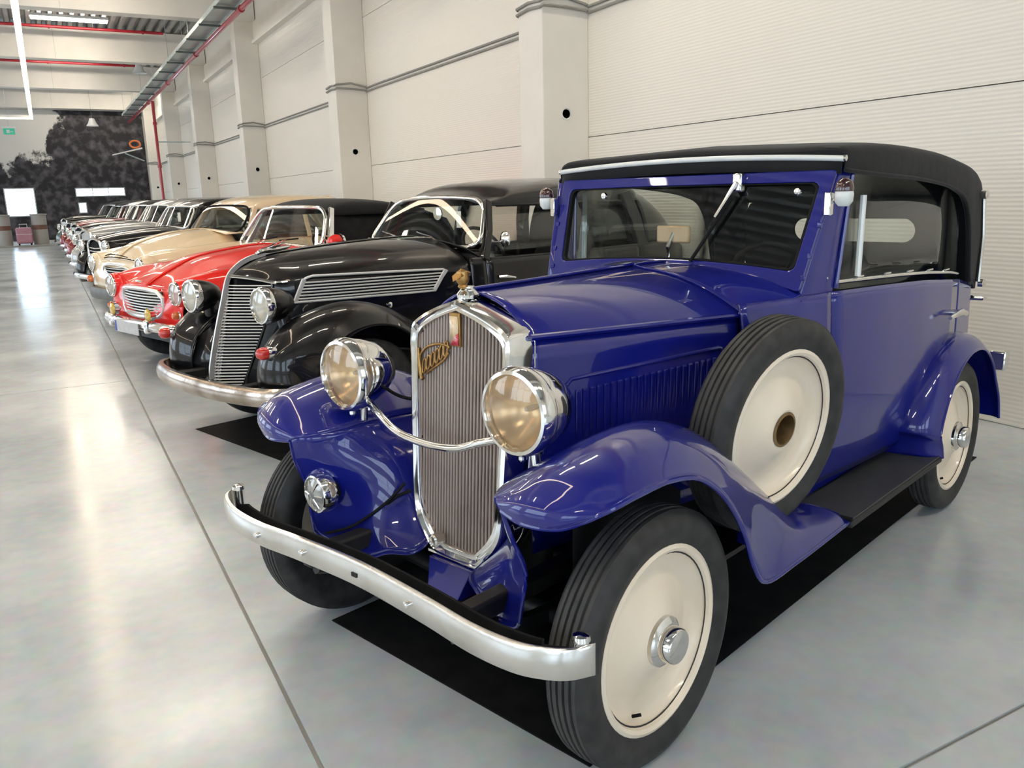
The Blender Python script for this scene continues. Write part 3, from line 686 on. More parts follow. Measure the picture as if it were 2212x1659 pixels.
# ---- hood: two upper leaves with overhanging edge, two sides with louvres
def hood_sec(t, j):      # t 0..1 along the hood, j 0..1 from centre to edge
    r = .215 + t * (1.055 - .215)
    hw = .232 + t * (.470 - .232)
    zc = 1.258 + .012 * t; ze = 1.138 - .012 * t
    s = hw * sin(j * pi / 2) ** .85 if j > 0 else 0
    z = ze + (zc - ze) * (1 - (s / hw) ** 2.1)
    z += .010 * math.exp(-((s) / .02) ** 2)
    return r, s, z
for sg in (1, -1):
    rows = [[V(*(lambda p: (p[0], sg * p[1], p[2]))(hood_sec(i / 23, j / 20))) for j in range(21)] for i in range(24)]
    up_ = MB().grid(rows).build('bonnet_top', 'blue', car, solid=.006, off=-1 if sg > 0 else 1)
    MB().tube([r[-1] for r in rows], .010, 8).build('bonnet_edge', 'blue', up_)
    rows = []
    for i in range(24):
        t = i / 23; r, s, z = hood_sec(t, 1)
        row = []
        for j in range(12):
            q = j / 11; row.append(V(r, sg * (s - .012 + .02 * q * t), z - .012 - q * (z - .52 + .06 * (1 - t))))
        rows.append(row)
    sd = MB().grid(rows).build('bonnet_side', 'blue', car, solid=.006, off=1 if sg > 0 else -1)
    # raised bead and louvre row, rising to the back
    def sp(t, z): r, s, _ = hood_sec(t, 1); return (r, sg * (s - .006 + .02 * t * .3), z)
    MB().tube([V(*sp(.15, .975))] + [V(*sp(.17 + .70 * k / 10, .992 + .030 * k / 10)) for k in range(11)] + [V(*sp(.885, 1.018))], .007, 8).build('side_bead', 'blue', sd)
    for k in range(23):
        t = .20 + .68 * k / 22; r, s, z = sp(t, .955 + .037 * k / 22)
        MB().add([V(r - .011, s, z), V(r + .011, s, z), V(r + .010, s + sg * .006, z - .003), V(r - .010, s + sg * .006, z - .003), V(r - .011, s, z - .16), V(r + .011, s, z - .16), V(r + .007, s + sg * .001, z - .15), V(r - .007, s + sg * .0005, z - .15)],
                 [(0, 1, 2, 3), (3, 2, 6, 7), (4, 5, 6, 7), (0, 3, 7, 4), (1, 2, 6, 5)]).build('louvre', 'blue', sd, smooth=False, bevel=.002)
    for t in (.28, .75): MB().lathe([(.014, 0), (.012, .012), (0, .016)], V(*sp(t, .72)), (0, -sg, 0), 12).build('bonnet_catch', 'chrome', sd)
# hinge rod along the bonnet
MB().tube([V(.215, 0, 1.272), V(1.055, 0, 1.284)], .006, 8).build('bonnet_hinge', 'blue', car)
# ---- cowl / scuttle top
def cowl_pt(t, j):
    r0, s0, z0 = hood_sec(1, j); r0 += .006
    hw = .605; a = j
    s1 = .585 * sin(a * pi / 2) ** .9 if j > 0 else 0
    z1 = 1.185 + (1.278 - 1.185) * (1 - (s1 / .585) ** 2.6)
    r1 = 1.285 - .03 * (s1 / .585) ** 2
    q = t * t * (3 - 2 * t)
    return (r0 + (r1 - r0) * t, s0 + (s1 - s0) * q, z0 + (z1 - z0) * t)
for sg in (1, -1):
    MB().grid([[V(*(lambda p: (p[0], sg * p[1], p[2]))(cowl_pt(i / 9, j / 20))) for j in range(21)] for i in range(10)]).build('scuttle_top', 'blue', car, solid=.006, off=-1 if sg > 0 else 1)
MB().tube([V(*(lambda p: (p[0] - .003, p[1] * q, p[2] + .002))(hood_sec(1, abs(k) / 20))) for k in range(-20, 21) for q in ((1 if k > 0 else -1),)], .004, 8).build('scuttle_seam', 'blue', car)

# ---- radiator
RO = [(0, .408), (.095, .408), (.125, .425), (.180, .485), (.206, .55), (.216, .70), (.223, .88), (.228, 1.05), (.228, 1.125), (.207, 1.166), (.11, 1.213), (0, 1.246)]
def rad_r(s, z): return .075 + (z - .41) * .07 + .10 * abs(s) * .55     # leaning, prow-shaped
ring = cr(RO, 40); full = [(s, z) for s, z in ring] + [(-s, z) for s, z in reversed(ring[1:-1])]
def off_in(s, z, d):
    cz = .85; L = sqrt(s * s + (z - cz) ** 2 * .35) + 1e-6
    k = 1 - d / .24; kz = 1 - d / .42
    return s * k, cz + (z - cz) * kz
rows = []
for (d, dr) in ((.0, .10), (.0, .012), (.004, -.004), (.014, -.008), (.022, .002), (.025, .008), (.028, .002), (.036, .000), (.040, .008), (.040, .03)):
    rows.append([V(rad_r(*off_in(s, z, d)) + dr, *off_in(s, z, d)) for s, z in full])
shell = MB().grid(rows, closed=True).build('radiator_shell', 'chrome', car)
# broad side cheeks back to the bonnet
ck = [(s, z) for s, z in full if z > .60 or abs(s) > .2]
rows = []
for dr, k in ((.10, 1.0), (.14, 1.015)):
    rows.append([V(min(rad_r(s, z) + dr, .235), s * k, z + (.006 if z > 1.1 else 0)) for s, z in full])
MB().grid(rows, closed=True).build('shell_cheek', 'chrome', shell, solid=.004)
# core with vertical bars following the V
bk = [off_in(s, z, .038) for s, z in full]
MB().add([V(rad_r(s, z) + .03, s, z) for s, z in bk] + [V(rad_r(0, .85) + .03, 0, .85)], [(i, (i + 1) % len(bk), len(bk)) for i in range(len(bk))]).build('radiator_core', 'coreback', car, smooth=False)
mb = MB(); NB = 27
for k in range(-NB // 2 + 1, NB // 2 + 1):
    s = k * .0142
    zs = [z for (a, z), (b, z2) in zip(bk, bk[1:] + bk[:1]) for z in ([z + (z2 - z) * (s - a) / (b - a)] if (a - s) * (b - s) <= 0 and a != b else [])]
    if len(zs) < 2: continue
    z0, z1 = min(zs), max(zs)
    mb.tube([V(rad_r(s, z) + .016, s, z) for z in (z0, (z0 + z1) / 2, z1)], .0052, 8, up=(1, 0, 0))
o = mb.build('radiator_bars', 'core', car); o['kind'] = 'stuff'
MB().lathe([(.034, 0), (.036, .012), (.028, .022), (.022, .03), (.022, .036), (0, .036)], V(.185, 0, 1.245), (0, 0, 1), 28).build('radiator_cap', 'chrome', car)
orn = MB().lathe([(.010, 0), (.016, .006), (.013, .012), (.020, .022), (.022, .030), (.018, .052), (.0, .056)], V(.165, 0, 1.276), (0, 0, 1), 14).build('mascot', 'brass', car)
MB().add([V(.13, -.004, 1.32), V(.14, -.02, 1.315), V(.19, -.012, 1.325), V(.14, .02, 1.315), V(.19, .012, 1.325), V(.125, 0, 1.30), V(.20, 0, 1.312), V(.16, 0, 1.338)],
         [(5, 1, 7), (5, 7, 3), (1, 2, 7), (3, 7, 4), (2, 6, 7), (4, 7, 6), (5, 3, 4, 6, 2, 1)]).build('mascot_wings', 'brass', orn)
# enamel badge on the prow and brass script on the right-hand bars
bd = MB().box(V(rad_r(0, 1.16) - .004, .018, 1.105)[:1] + (-.022, 1.10), (rad_r(0, 1.16) + .008, .022, 1.205)).build('badge', 'brass', car, bevel=.003)
MB().add([(rad_r(0, 1.16) - .006, y, z) for y, z in ((-.018, 1.13), (.018, 1.105), (.018, 1.195), (-.018, 1.195))], [(0, 1, 2, 3)]).build('badge_cream', 'badgecream', bd, solid=.002)
MB().add([(rad_r(0, 1.16) - .0065, y, z) for y, z in ((-.019, 1.105), (.019, 1.105), (-.019, 1.145), (-.006, 1.135))], [(0, 1, 3, 2)]).build('badge_red', 'badgered', bd, solid=.002)
def sc(s, z): return V(rad_r(s, z) + .004, s, z)
sb = MB().tube([sc(s, z) for s, z in cr([(-.185, 1.035), (-.175, 1.06), (-.14, 1.085), (-.09, 1.098), (-.045, 1.098), (-.03, 1.092)], 24)], .0045, 8).build('script_badge', 'brass', car)
MB().tube([sc(s, z) for s, z in cr([(-.192, 1.075), (-.186, 1.03), (-.176, .985), (-.168, .975)], 14)], .0065, 8).build('script_stroke', 'brass', sb)
for k in range(6):
    s0 = -.160 + .022 * k; z0 = 1.0 + .0135 * k
    MB().tube([sc(s0 + .010 * cos(a), z0 + .020 + .022 * sin(a) + .010 * cos(a)) for a in [i * 2 * pi / 14 for i in range(14)]], .0036, 8, loop=True, up=(1, 0, 0)).build('script_stroke', 'brass', sb)
MB().tube([sc(s, z) for s, z in cr([(-.15, .995), (-.11, 1.02), (-.06, 1.05), (-.035, 1.078)], 14)], .0035, 8).build('script_stroke', 'brass', sb)
# crank hole boss low on the core
MB().lathe([(.022, 0), (.022, .035), (.016, .04), (.012, .03)], V(rad_r(-.05, .47) - .005, -.055, .47), (-1, 0, 0), 20).build('crank_boss', 'wornchrome', car)
MB().box((rad_r(0, .42), -.125, .402), (rad_r(0, .42) + .09, .125, .418)).build('radiator_base', 'chrome', car, bevel=.004)
MB().add([V(.06, -.10, .40), V(.06, .10, .40), V(.02, .07, .30), V(.02, -.07, .30), V(.25, -.10, .40), V(.25, .10, .40), V(.25, .07, .30), V(.25, -.07, .30)], [(0, 1, 2, 3), (4, 5, 6, 7), (0, 1, 5, 4), (3, 2, 6, 7), (0, 3, 7, 4), (1, 2, 6, 5)]).build('frame_apron', 'blue', car, smooth=False, bevel=.004)

# ---- headlamps and their chrome tie bar
for sg in (1, -1):
    h_ = headlamp(car, (-.018, sg * .392, .985), .118, .185, body='chrome', toe=0)
    MB().tube([V(.05, sg * .392, .865), V(.05, sg * .40, .80)], .014, 10).build('lamp_stalk', 'chrome', car)
    for dr in (.0, .07): MB().lathe([(.012, 0), (.012, -.02), (.007, -.026), (0, -.026)], V(dr, sg * .392, .868), (0, 0, 1), 12).build('lamp_nut', 'chrome', car)
    MB().tube([V(*p) for p in cr([(.12, sg * .36, .92), (.13, sg * .31, .90), (.15, sg * .26, .89), (.19, sg * .235, .89)], 14)], .006, 8).build('lamp_wire', 'matblack', car)
MB().tube([V(*p) for p in cr([(.04, -.40, .865), (.03, -.33, .885), (.0, -.24, .868), (-.01, -.15, .835), (-.012, -.06, .822), (-.012, .06, .822), (-.01, .15, .835), (.0, .24, .868), (.03, .33, .885), (.04, .40, .865)], 50)], .0125, 12).build('lamp_bar', 'chrome', car)
# horn on the right valance
hn = headlamp(car, (-.115, -.45, .585), .066, .075, body='matblack', refl='chrome', ring='chrome', flutes=False, seg=28)
for a in range(6): MB().tube([(-.03, .014 * cos(a * pi / 3), .014 * sin(a * pi / 3)), (-.022, .050 * cos(a * pi / 3), .050 * sin(a * pi / 3))], .003, 6).build('horn_spoke', 'chrome', hn)
MB().tube([V(-.03, -.45, .57), V(-.01, -.46, .50)], .012, 8).build('horn_bracket', 'matblack', car)
MB().tube([V(*p) for p in cr([(-.04, -.44, .53), (.0, -.38, .50), (.03, -.30, .53), (.05, -.24, .575), (.09, -.215, .59)], 22)], .006, 8).build('horn_wire', 'matblack', car)
MB().tube([V(*p) for p in cr([(-.11, -.44, .44), (-.05, -.36, .47), (.02, -.27, .55), (.07, -.22, .62)], 18)], .005, 8).build('brace_rod', 'matblack', car)

# ---- bumper: one wide spring blade, drooped in the middle, with a black inner blade
BT = cr([(-.225, -.815, .512), (-.272, -.79, .512), (-.300, -.74, .506), (-.318, -.65, .496), (-.316, -.5, .488), (-.300, -.3, .490), (-.290, 0, .495), (-.300, .3, .490), (-.316, .5, .488), (-.318, .65, .496), (-.300, .74, .506), (-.272, .79, .512), (-.225, .815, .512)], 64)
def blade(dr, half, th):
    rows = []
    for r, s, z in BT:
        rows.append([V(r + dr + q, s, z + y) for q, y in ((.0, half), (-.008, half * .93), (-.012, half * .72), (-.014, 0), (-.012, -half * .72), (-.008, -half * .93), (0, -half), (th, -half), (th, half))])
    return MB().grid(rows, closed=True, cap0=True, cap1=True)
bp_ = blade(0, .041, .004).build('front_bumper', 'wornchrome', car)
IB = [(r + .055 if abs(s) < .70 else r + .03, s, z - .002) for r, s, z in BT]
rows = [[V(r + q, s, z + y) for q, y in ((0, .030), (0, -.030), (.008, -.030), (.008, .030))] for r, s, z in IB if abs(s) < .765]
MB().grid(rows, closed=True, cap0=True, cap1=True).build('inner_blade', 'matblack', bp_)
for sg in (1, -1):
    MB().lathe([(.016, -.045), (.018, .034), (.022, .04), (.020, .052), (.008, .058), (0, .058)], V(-.235, sg * .785, .515), (0, 0, 1), 18).build('bumper_knob', 'chrome', bp_)
    MB().box((-.26, min(-sg * .30, -sg * .36), .40), (.30, max(-sg * .30, -sg * .36), .46)).build('frame_horn', 'chassis', car, bevel=.01)
for s in (-.50, -.26, .25): 
    r, _, z = min(BT, key=lambda p: abs(p[1] - s))
    MB().lathe([(.011, 0), (.010, .010), (0, .014)], V(r - .013, s, z), (-1, 0, 0), 14).build('bumper_bolt', 'chrome', bp_)
r, _, z = min(BT, key=lambda p: abs(p[1]))
MB().box((r - .017, -.012, z - .006), (r - .012, .012, z + .006)).build('bumper_slot', 'dark', bp_, smooth=False)
# front axle, springs, frame rails, engine pan
MB().tube([V(RF, s, .30 + .07 * abs(s) ** 2) for s in (-.66, -.4, -.2, 0, .2, .4, .66)], .03, 10).build('front_axle', 'chassis', car)
MB().tube([V(RR, s, .365) for s in (-.66, -.2, .2, .66)], .045, 10).build('rear_axle', 'chassis', car)
for sg in (1, -1):
    MB().box((.25, min(-sg * .33, -sg * .27), .38), (3.3, max(-sg * .33, -sg * .27), .46)).build('frame_rail', 'chassis', car, bevel=.01)
    MB().tube([V(*p) for p in cr([(-.22, sg * .33, .40), (.0, sg * .34, .33), (.16, sg * .34, .31), (.35, sg * .34, .33), (.60, sg * .33, .40)], 16)], .022, 8, flat=1.6).build('leaf_spring', 'chassis', car)
    MB().lathe([(.145, -.03), (.145, .03), (.06, .04), (0, .04)], V(RF, sg * .63, ZWH), (0, sg, 0), 28).build('brake_drum', 'chassis', car)
MB().box((.28, -.22, .30), (1.0, .22, .95)).build('engine_block', 'chassis', car, bevel=.03)
MB().box((.02, -.50, .255), (3.1, .50, .275)).build('underbody_shade', 'chassis', car, smooth=False)  # dark sheet added for the shade beneath the car, hides the bright floor beyond
for sg in (1, -1): MB().tube([V(3.08, sg * .60, .985), V(3.10, sg * .69, .985), V(3.19, sg * .685, .975)], [.012, .014, .008], 8).build('boot_handle', 'chrome', car)
# rear bumper stub and lamp
MB().tube([V(3.34, s, .46 - .0 * s) for s in (-.72, -.4, 0, .4, .72)], .03, 10, flat=1.5).build('rear_bumper', 'wornchrome', car)
MB().box((3.22, -.80, .60), (3.30, -.72, .70)).build('tail_lamp', 'chrome', car, bevel=.01)
MB().box((3.20, .66, .60), (3.36, .70, .64)).build('tail_lamp_bracket', 'chassis', car, bevel=.01)

# ---- windscreen
WB0, WT0 = (1.255, .578, 1.19), (1.405, .628, 1.612)
def wsp(a, b, dr=0):      # a across -1..1, b up 0..1
    hw = WB0[1] + (WT0[1] - WB0[1]) * b
    return V(WB0[0] + (WT0[0] - WB0[0]) * b + dr, a * hw, WB0[2] + (WT0[2] - WB0[2]) * b)
def wframe(name, m, outer, inner, dr0, dr1, par):
    mb = MB(); n = len(outer); rows = [[wsp(a, b, dr0) for a, b in outer], [wsp(a, b, dr0) for a, b in inner], [wsp(a, b, dr1) for a, b in inner], [wsp(a, b, dr1) for a, b in outer]]
    return mb.grid(rows, closed=True, loop=True).build(name, m, par, bevel=.004)
def rrect(x0, x1, y0, y1, rx, ry, bow=0.):
    p = []
    for cx_, cy_, a0 in ((x1 - rx, y1 - ry, 0), (x0 + rx, y1 - ry, 90), (x0 + rx, y0 + ry, 180), (x1 - rx, y0 + ry, 270)):
        for k in range(7):
            a = radians(a0 + 15 * k); x, y = cx_ + rx * cos(a), cy_ + ry * sin(a)
            p.append((x, y))
    q = []
    for a, b in zip(p, p[1:] + p[:1]):
        q.append(a)
        if abs(a[0] - b[0]) > .3:
            for t in range(1, 14): q.append((a[0] + (b[0] - a[0]) * t / 14, a[1] + (b[1] - a[1]) * t / 14))
    return [(x, y + bow * (1 - x * x) * (1 - y)) for x, y in q]
OUT = rrect(-1, 1, 0, 1, .03, .03, .17); INN = rrect(-.925, .925, .155, .90, .05, .06, .09); IN2 = rrect(-.905, .905, .17, .885, .05, .06, .09)
ws = wframe('windscreen_frame', 'blue', OUT, INN, -.012, .03, car)
wframe('windscreen_seal', 'matblack', INN, IN2, -.008, .02, ws)
MB().add([wsp(a, b, .004) for a, b in IN2], [tuple(range(len(IN2)))]).build('windscreen_glass', 'glass', ws, smooth=False)
for sg in (1, -1):      # A-pillars joining the screen to the doors
    pr_ = [(1.262, 1.446, 1.10, .578, .618), (1.262, 1.440, 1.19, .580, .620), (1.318, 1.452, 1.36, .600, .628), (1.366, 1.468, 1.49, .617, .636), (1.414, 1.486, 1.625, .634, .645)]
    MB().grid([[V(a + (b - a) * q, sg * (s0 + (s1 - s0) * q), z) for q in (0, .33, .66, 1)] for a, b, z, s0, s1 in pr_]).build('windscreen_pillar', 'blue', car, solid=.035, off=-1 if sg > 0 else 1, bevel=.005)
    # trafficator lamps
    t_ = MB().lathe([(.0, -.03), (.018, -.028), (.030, -.012), (.032, .012), (.030, .022)], V(1.335, sg * .682, 1.515), (0, 0, 1), 20).build('indicator_lamp', 'ivoryplastic', car)
    MB().lathe([(.031, .022), (.032, .034), (.026, .055), (.012, .066), (0, .068)], V(1.335, sg * .682, 1.515), (0, 0, 1), 20).build('indicator_cap', 'cap', t_)
    MB().tube([V(1.335, sg * .655, 1.505), V(1.335, sg * .622, 1.505)], .010, 8).build('indicator_arm', 'chrome', t_)
    MB().box((1.315, -sg * .632 - .012, 1.455), (1.345, -sg * .632 + .012, 1.535)).build('indicator_base', 'chrome', t_, bevel=.004)
    for z in (.12, .30, .55): MB().box(Vector(wsp(sg * 1.0, z, -.016)) - Vector((.002, .008, .009)), Vector(wsp(sg * 1.0, z, -.016)) + Vector((.01, .008, .009))).build('screen_hinge', 'blue', ws, bevel=.002)
# wiper hung from the header on the driver's side
wp = MB().box(Vector(wsp(.42, .93, -.03)) - Vector((.015, .02, .04)), Vector(wsp(.42, .93, -.03)) + Vector((.02, .02, .03))).build('wiper_motor', 'chrome', ws, bevel=.008)
MB().tube([wsp(.42, .92, -.045), wsp(.32, .62, -.035)], [.010, .006], 8).build('wiper_arm', 'chrome', wp)
MB().tube([wsp(.40, .80, -.022), wsp(.20, .22, -.018)], .007, 8).build('wiper_blade', 'matblack', wp)
for s in (-.62, .8): MB().lathe([(.014, 0), (.012, .01), (0, .013)], wsp(s, .83, -.0), (-1, 0, 0), 14).build('screen_stud', 'chrome', ws)
# ---- interior
MB().grid([[V(1.30, s, 1.20 + .05 * (1 - (s / .57) ** 2)) for s in (-.57, -.3, 0, .3, .57)], [V(1.36, s, 1.19 + .05 * (1 - (s / .57) ** 2)) for s in (-.57, -.3, 0, .3, .57)], [V(1.40, s, .95) for s in (-.57, -.3, 0, .3, .57)]]).build('dashboard', 'interior', car, solid=.01)
steering(car, (1.66, .30, 1.16), .205, 1.05)
seat(car, (1.75, .31, .55), .48, 'interior', .52); seat(car, (1.75, -.31, .55), .48, 'interior', .52); seat(car, (2.40, 0, .58), 1.1, 'interior', .50)
mi = MB().box((1.372, .0, 1.345), (1.392, .155, 1.415)).build('rear_view_mirror', 'mirrorback', car, bevel=.008)
mi.location = (0, -.045, 0)
MB().tube([(1.37, .09, 1.275), (1.36, .09, 1.33), (1.38, .075, 1.385)], .010, 8).build('mirror_stem', 'chrome', mi)
MB().tube([V(1.50, -.60, 1.20), V(1.52, -.605, 1.56)], .012, 8).build('quarter_window_bar', 'ivoryplastic', car)
MB().tube([V(1.62, .635, 1.22), V(1.64, .63, 1.52)], .012, 8).build('quarter_window_bar', 'ivoryplastic', car)

# ---- soft top
TT = [  # r, hw, edge z, shoulder z, top z
    (1.405, .645, 1.608, 1.655, 1.678), (1.435, .655, 1.602, 1.684, 1.712), (1.70, .672, 1.588, 1.692, 1.735), (2.0, .682, 1.575, 1.686, 1.738), (2.30, .688, 1.552, 1.670, 1.728),
    (2.50, .690, 1.525, 1.652, 1.710), (2.66, .690, 1.475, 1.632, 1.692), (2.76, .690, 1.34, 1.614, 1.674), (2.84, .688, 1.10, 1.592, 1.652), (2.95, .682, 1.07, 1.565, 1.625), (3.05, .668, 1.04, 1.525, 1.580), (3.11, .64, 1.03, 1.46, 1.50)]
rows = []
for r, hw, ze, zs, zt in cr(TT, 46):
    half = cr([(hw, ze), (hw + .004, ze + (zs - ze) * .55), (hw * .985, zs), (hw * .90, zs + (zt - zs) * .45), (hw * .6, zt - .012), (0, zt)], 18)
    pr = half + [(-s, z) for s, z in reversed(half[:-1])]
    rows.append([V(r, s, z) for s, z in pr])
top = MB().grid(rows).build('soft_top', 'fabric', car, solid=.010, off=-1)
# rear panel with an oblong window
bm = bmesh.new()
def rp(s, z): return Vector(V(3.10 + (1.50 - z) * .16 - .25 * max(0, abs(s) - .35) ** 2, s, z))
lo_ = [rp(s, z) for s, z in [(-.60, 1.0), (-.3, 1.0), (0, 1.0), (.3, 1.0), (.60, 1.0), (.655, 1.15), (.65, 1.38), (.60, 1.47), (.45, 1.505), (.2, 1.52), (0, 1.525), (-.2, 1.52), (-.45, 1.505), (-.60, 1.47), (-.65, 1.38), (-.655, 1.15)]]
st = [(.27 * (1 if a < 6 or a > 17 else -1) + .072 * cos(a * pi / 12 + 1e-6), 1.318 + .072 * sin(a * pi / 12)) for a in range(24)]
li_ = [rp(s, z) for s, z in st]
def loopv(L):
    vs = [bm.verts.new(p) for p in L]; return [bm.edges.new((a, b)) for a, b in zip(vs, vs[1:] + vs[:1])]
ed = loopv(lo_) + loopv(li_)
bmesh.ops.triangle_fill(bm, edges=ed, use_beauty=True)
me = bpy.data.meshes.new('top_rear_panel'); bm.to_mesh(me); bm.free(); me.materials.append(M['fabric'])
o = bpy.data.objects.new('top_rear_panel', me); COL.objects.link(o); o.parent = car
k = o.modifiers.new('s', 'SOLIDIFY'); k.thickness = .008
MB().tube(li_, .008, 8, loop=True, up=(1, 0, 0)).build('rear_window_frame', 'matblack', o)
MB().add(li_, [tuple(range(24))]).build('rear_window_glass', 'glass', o, smooth=False)
MB().grid([[V(1.398 + .004 * (i % 2), s, z + .022 * (1 - (s / .63) ** 2)) for s in [-.64 + .064 * q for q in range(21)]] for i, z in enumerate((1.598, 1.625, 1.655))]).build('top_valance', 'fabric', top, solid=.008)
# header strip, seam, side curtain stays
MB().tube([V(1.400, s, 1.650 + .022 * (1 - (s / .63) ** 2)) for s in [-.648 + .0648 * i for i in range(21)]], .011, 10).build('header_strip', 'ivoryplastic', top)
for sg in (1, -1):
    MB().lathe([(.012, 0), (.011, .01), (0, .014)], V(1.402, sg * .645, 1.650), (0, -sg, 0), 12).build('strip_end', 'chrome', top)
    MB().tube([V(2.93, sg * .70, 1.50), V(2.97, sg * .702, 1.30), V(3.0, sg * .69, 1.08)], .011, 8).build('landau_iron', 'chrome', top)
    for r_, z_ in ((2.93, 1.50), (3.02, 1.07)): MB().lathe([(.022, -.006), (.022, .016), (.012, .024), (0, .025)], V(r_, sg * .696, z_), (0, -sg, 0), 16).build('iron_boss', 'chrome', top)
    MB().tube([V(r, sg * (hw + .006), ze + .004) for r, hw, ze, _, _ in cr(TT, 46)[:34]], .008, 8).build('top_edge_welt', 'fabric', top)
for r in (1.95, 2.45): 
    hw, ze, zs, zt = itp(TT, r)
    MB().tube([V(r, s, (zs + (zt - zs) * (1 - (s / hw) ** 4)) - .03) for s in [-.62 + .124 * i for i in range(11)]], .014, 8).build('hood_bow', 'interior', top)

# black mat on the floor
def carmat(loc, lb, w_=1.2, l_=3.6, x0=0.):
    m_ = MB().box((x0, -w_ / 2 - .02, .0), (x0 + l_, w_ / 2 + .02, .004)).build('floor_mat', 'matblack', smooth=False, bevel=.001)
    m_.location = loc; m_.rotation_euler = (0, 0, CAR_A); tag(m_, lb, 'mat', 'black mats under the cars'); return m_
# ================================================================ the black streamlined sedan
car = empty('vintage_car', (.91981501, 5.45221443, 0), CAR_A)
tag(car, 'black streamlined sedan with tall barred chrome grille, right behind the blue tourer', 'car', 'vintage cars parked in a row')
RF, RR, ZWH = .56, 3.35, .35
for r_, sg in ((RF, 1), (RF, -1), (RR, 1), (RR, -1)):
    make_wheel(car, 'wheel', (r_, sg * .76, ZWH), sg, R=.35, rim=.225, w=.16, hub='dome', rimmat='black')
# ---- nose: rows from the grille edge back to the scuttle; row = centre, ..., side bottom
NR = [
    [(.055, 0, 1.10), (.10, .10, 1.092), (.15, .20, 1.078), (.185, .28, 1.055), (.165, .268, .92), (.10, .225, .72), (.02, .17, .50), (-.01, .15, .41)],
    [(.12, 0, 1.15), (.16, .11, 1.145), (.21, .22, 1.118), (.245, .315, 1.05), (.235, .315, .92), (.20, .30, .72), (.14, .27, .52), (.10, .25, .42)],
    [(.285, 0, 1.206), (.30, .13, 1.198), (.33, .26, 1.16), (.345, .36, 1.075), (.345, .372, .93), (.34, .375, .78), (.33, .375, .66), (.32, .37, .55)],
    [(.55, 0, 1.235), (.55, .16, 1.226), (.55, .31, 1.178), (.55, .405, 1.075), (.55, .418, .93), (.55, .425, .80), (.55, .425, .68), (.55, .42, .55)],
    [(.95, 0, 1.258), (.95, .18, 1.25), (.95, .36, 1.19), (.95, .47, 1.075), (.95, .485, .93), (.95, .495, .80), (.95, .50, .68), (.95, .50, .55)],
    [(1.35, 0, 1.272), (1.35, .20, 1.262), (1.35, .41, 1.195), (1.35, .535, 1.08), (1.35, .555, .93), (1.35, .565, .80), (1.35, .57, .62), (1.35, .57, .45)],
    [(1.56, 0, 1.272), (1.56, .22, 1.262), (1.56, .45, 1.19), (1.56, .60, 1.09), (1.56, .63, .93), (1.56, .645, .80), (1.56, .64, .60), (1.56, .62, .40)]]
nr = [cr(r, 30) for r in NR]; nr = [list(x) for x in zip(*[cr([nr[i][j] for i in range(len(nr))], 44) for j in range(30)])]
for sg in (1, -1):
    b = MB().grid([[V(r, sg * s, z) for r, s, z in row] for row in nr]).build('bonnet_half', 'black', car, solid=.006, off=-1 if sg > 0 else 1)
    # chrome louvre frame and strips on the bonnet side
    def sd(r, z, o=.012):
        s = itp([(.28, .345), (.345, .368), (.55, .415), (.95, .482), (1.35, .55), (1.45, .58)], r)[0]; return V(r, sg * (s + o), z)
    fp_ = cr([(.275, .935), (.30, .985), (.325, 1.045), (.35, 1.078), (.40, 1.092)], 10) + [(.6, 1.088), (.9, 1.080), (1.15, 1.073), (1.34, 1.066), (1.375, 1.058)] + [(1.335, 1.01), (1.275, .925)] + [(1.1, .926), (.8, .930), (.5, .934)]
    fr_ = MB().tube([sd(r, z) for r, z in fp_], .008, 8, loop=True, up=(0, 1, 0)).build('louvre_frame', 'barpaint', b)
    for rr in ((.275, .31, .937, 1.03), (1.25, 1.29, .93, 1.05)):
        pass
    for e0, e1 in (((.282, .936), (.345, 1.075)), ((1.268, .928), (1.362, 1.060))):
        MB().tube([sd(e0[0], e0[1]), sd((e0[0] + e1[0]) / 2, (e0[1] + e1[1]) / 2), sd(*e1)], .017, 8, flat=.5, up=(0, 1, 0)).build('frame_end', 'barpaint', fr_)
    for k in range(6):
        q = (k + .6) / 6.6; z0 = .935 + q * .13
        ra, rb = .285 + q * .055, 1.272 + q * .085
        MB().tube([sd(ra + (rb - ra) * i / 12, z0 + .008 - .012 * i / 12) for i in range(13)], .0055, 8, up=(0, 1, 0)).build('louvre_strip', 'barpaint', fr_)
    MB().grid([[sd(r, z, .004) for r in (.29, .5, .8, 1.1, 1.28)] for z in (.94, 1.06)]).build('louvre_backing', 'matblack', fr_, solid=.003)
    MB().lathe([(.022, 0), (.02, .018), (.008, .024), (0, .024)], V(.90, sg * .502, .862), (0, -sg, 0), 16).build('bonnet_catch', 'chrome', b)
    # chrome band above the grille
    MB().tube([V(r - .004, sg * s, z + .002) for r, s, z in cr([(.05, 0, 1.10), (.10, .10, 1.092), (.15, .20, 1.078), (.195, .29, 1.062), (.26, .33, 1.062)], 20)], .011, 8).build('grille_band', 'chrome', b)
    # dark side edge of the grille
    MB().tube([V(r - .002, sg * s, z) for r, s, z in cr(NR[0][3:], 20)], .010, 8).build('grille_edge', 'black', b)
def gsp(z): return itp([(.40, -.135), (.51, -.125), (.75, -.06), (.95, .005), (1.10, .055)], z)[0]
def ged(z): return itp([(.40, -.012, .148), (.50, .02, .17), (.72, .10, .225), (.92, .165, .268), (1.055, .185, .28)], z)
gb = MB().grid([[V(ged(z)[0] + .035, -ged(z)[1], z) for z in (.41, .6, .8, 1.0, 1.08)], [V(gsp(z) + .055, 0, z) for z in (.41, .6, .8, 1.0, 1.08)], [V(ged(z)[0] + .035, ged(z)[1], z) for z in (.41, .6, .8, 1.0, 1.08)]]).build('grille_back', 'matblack', car, solid=.004)
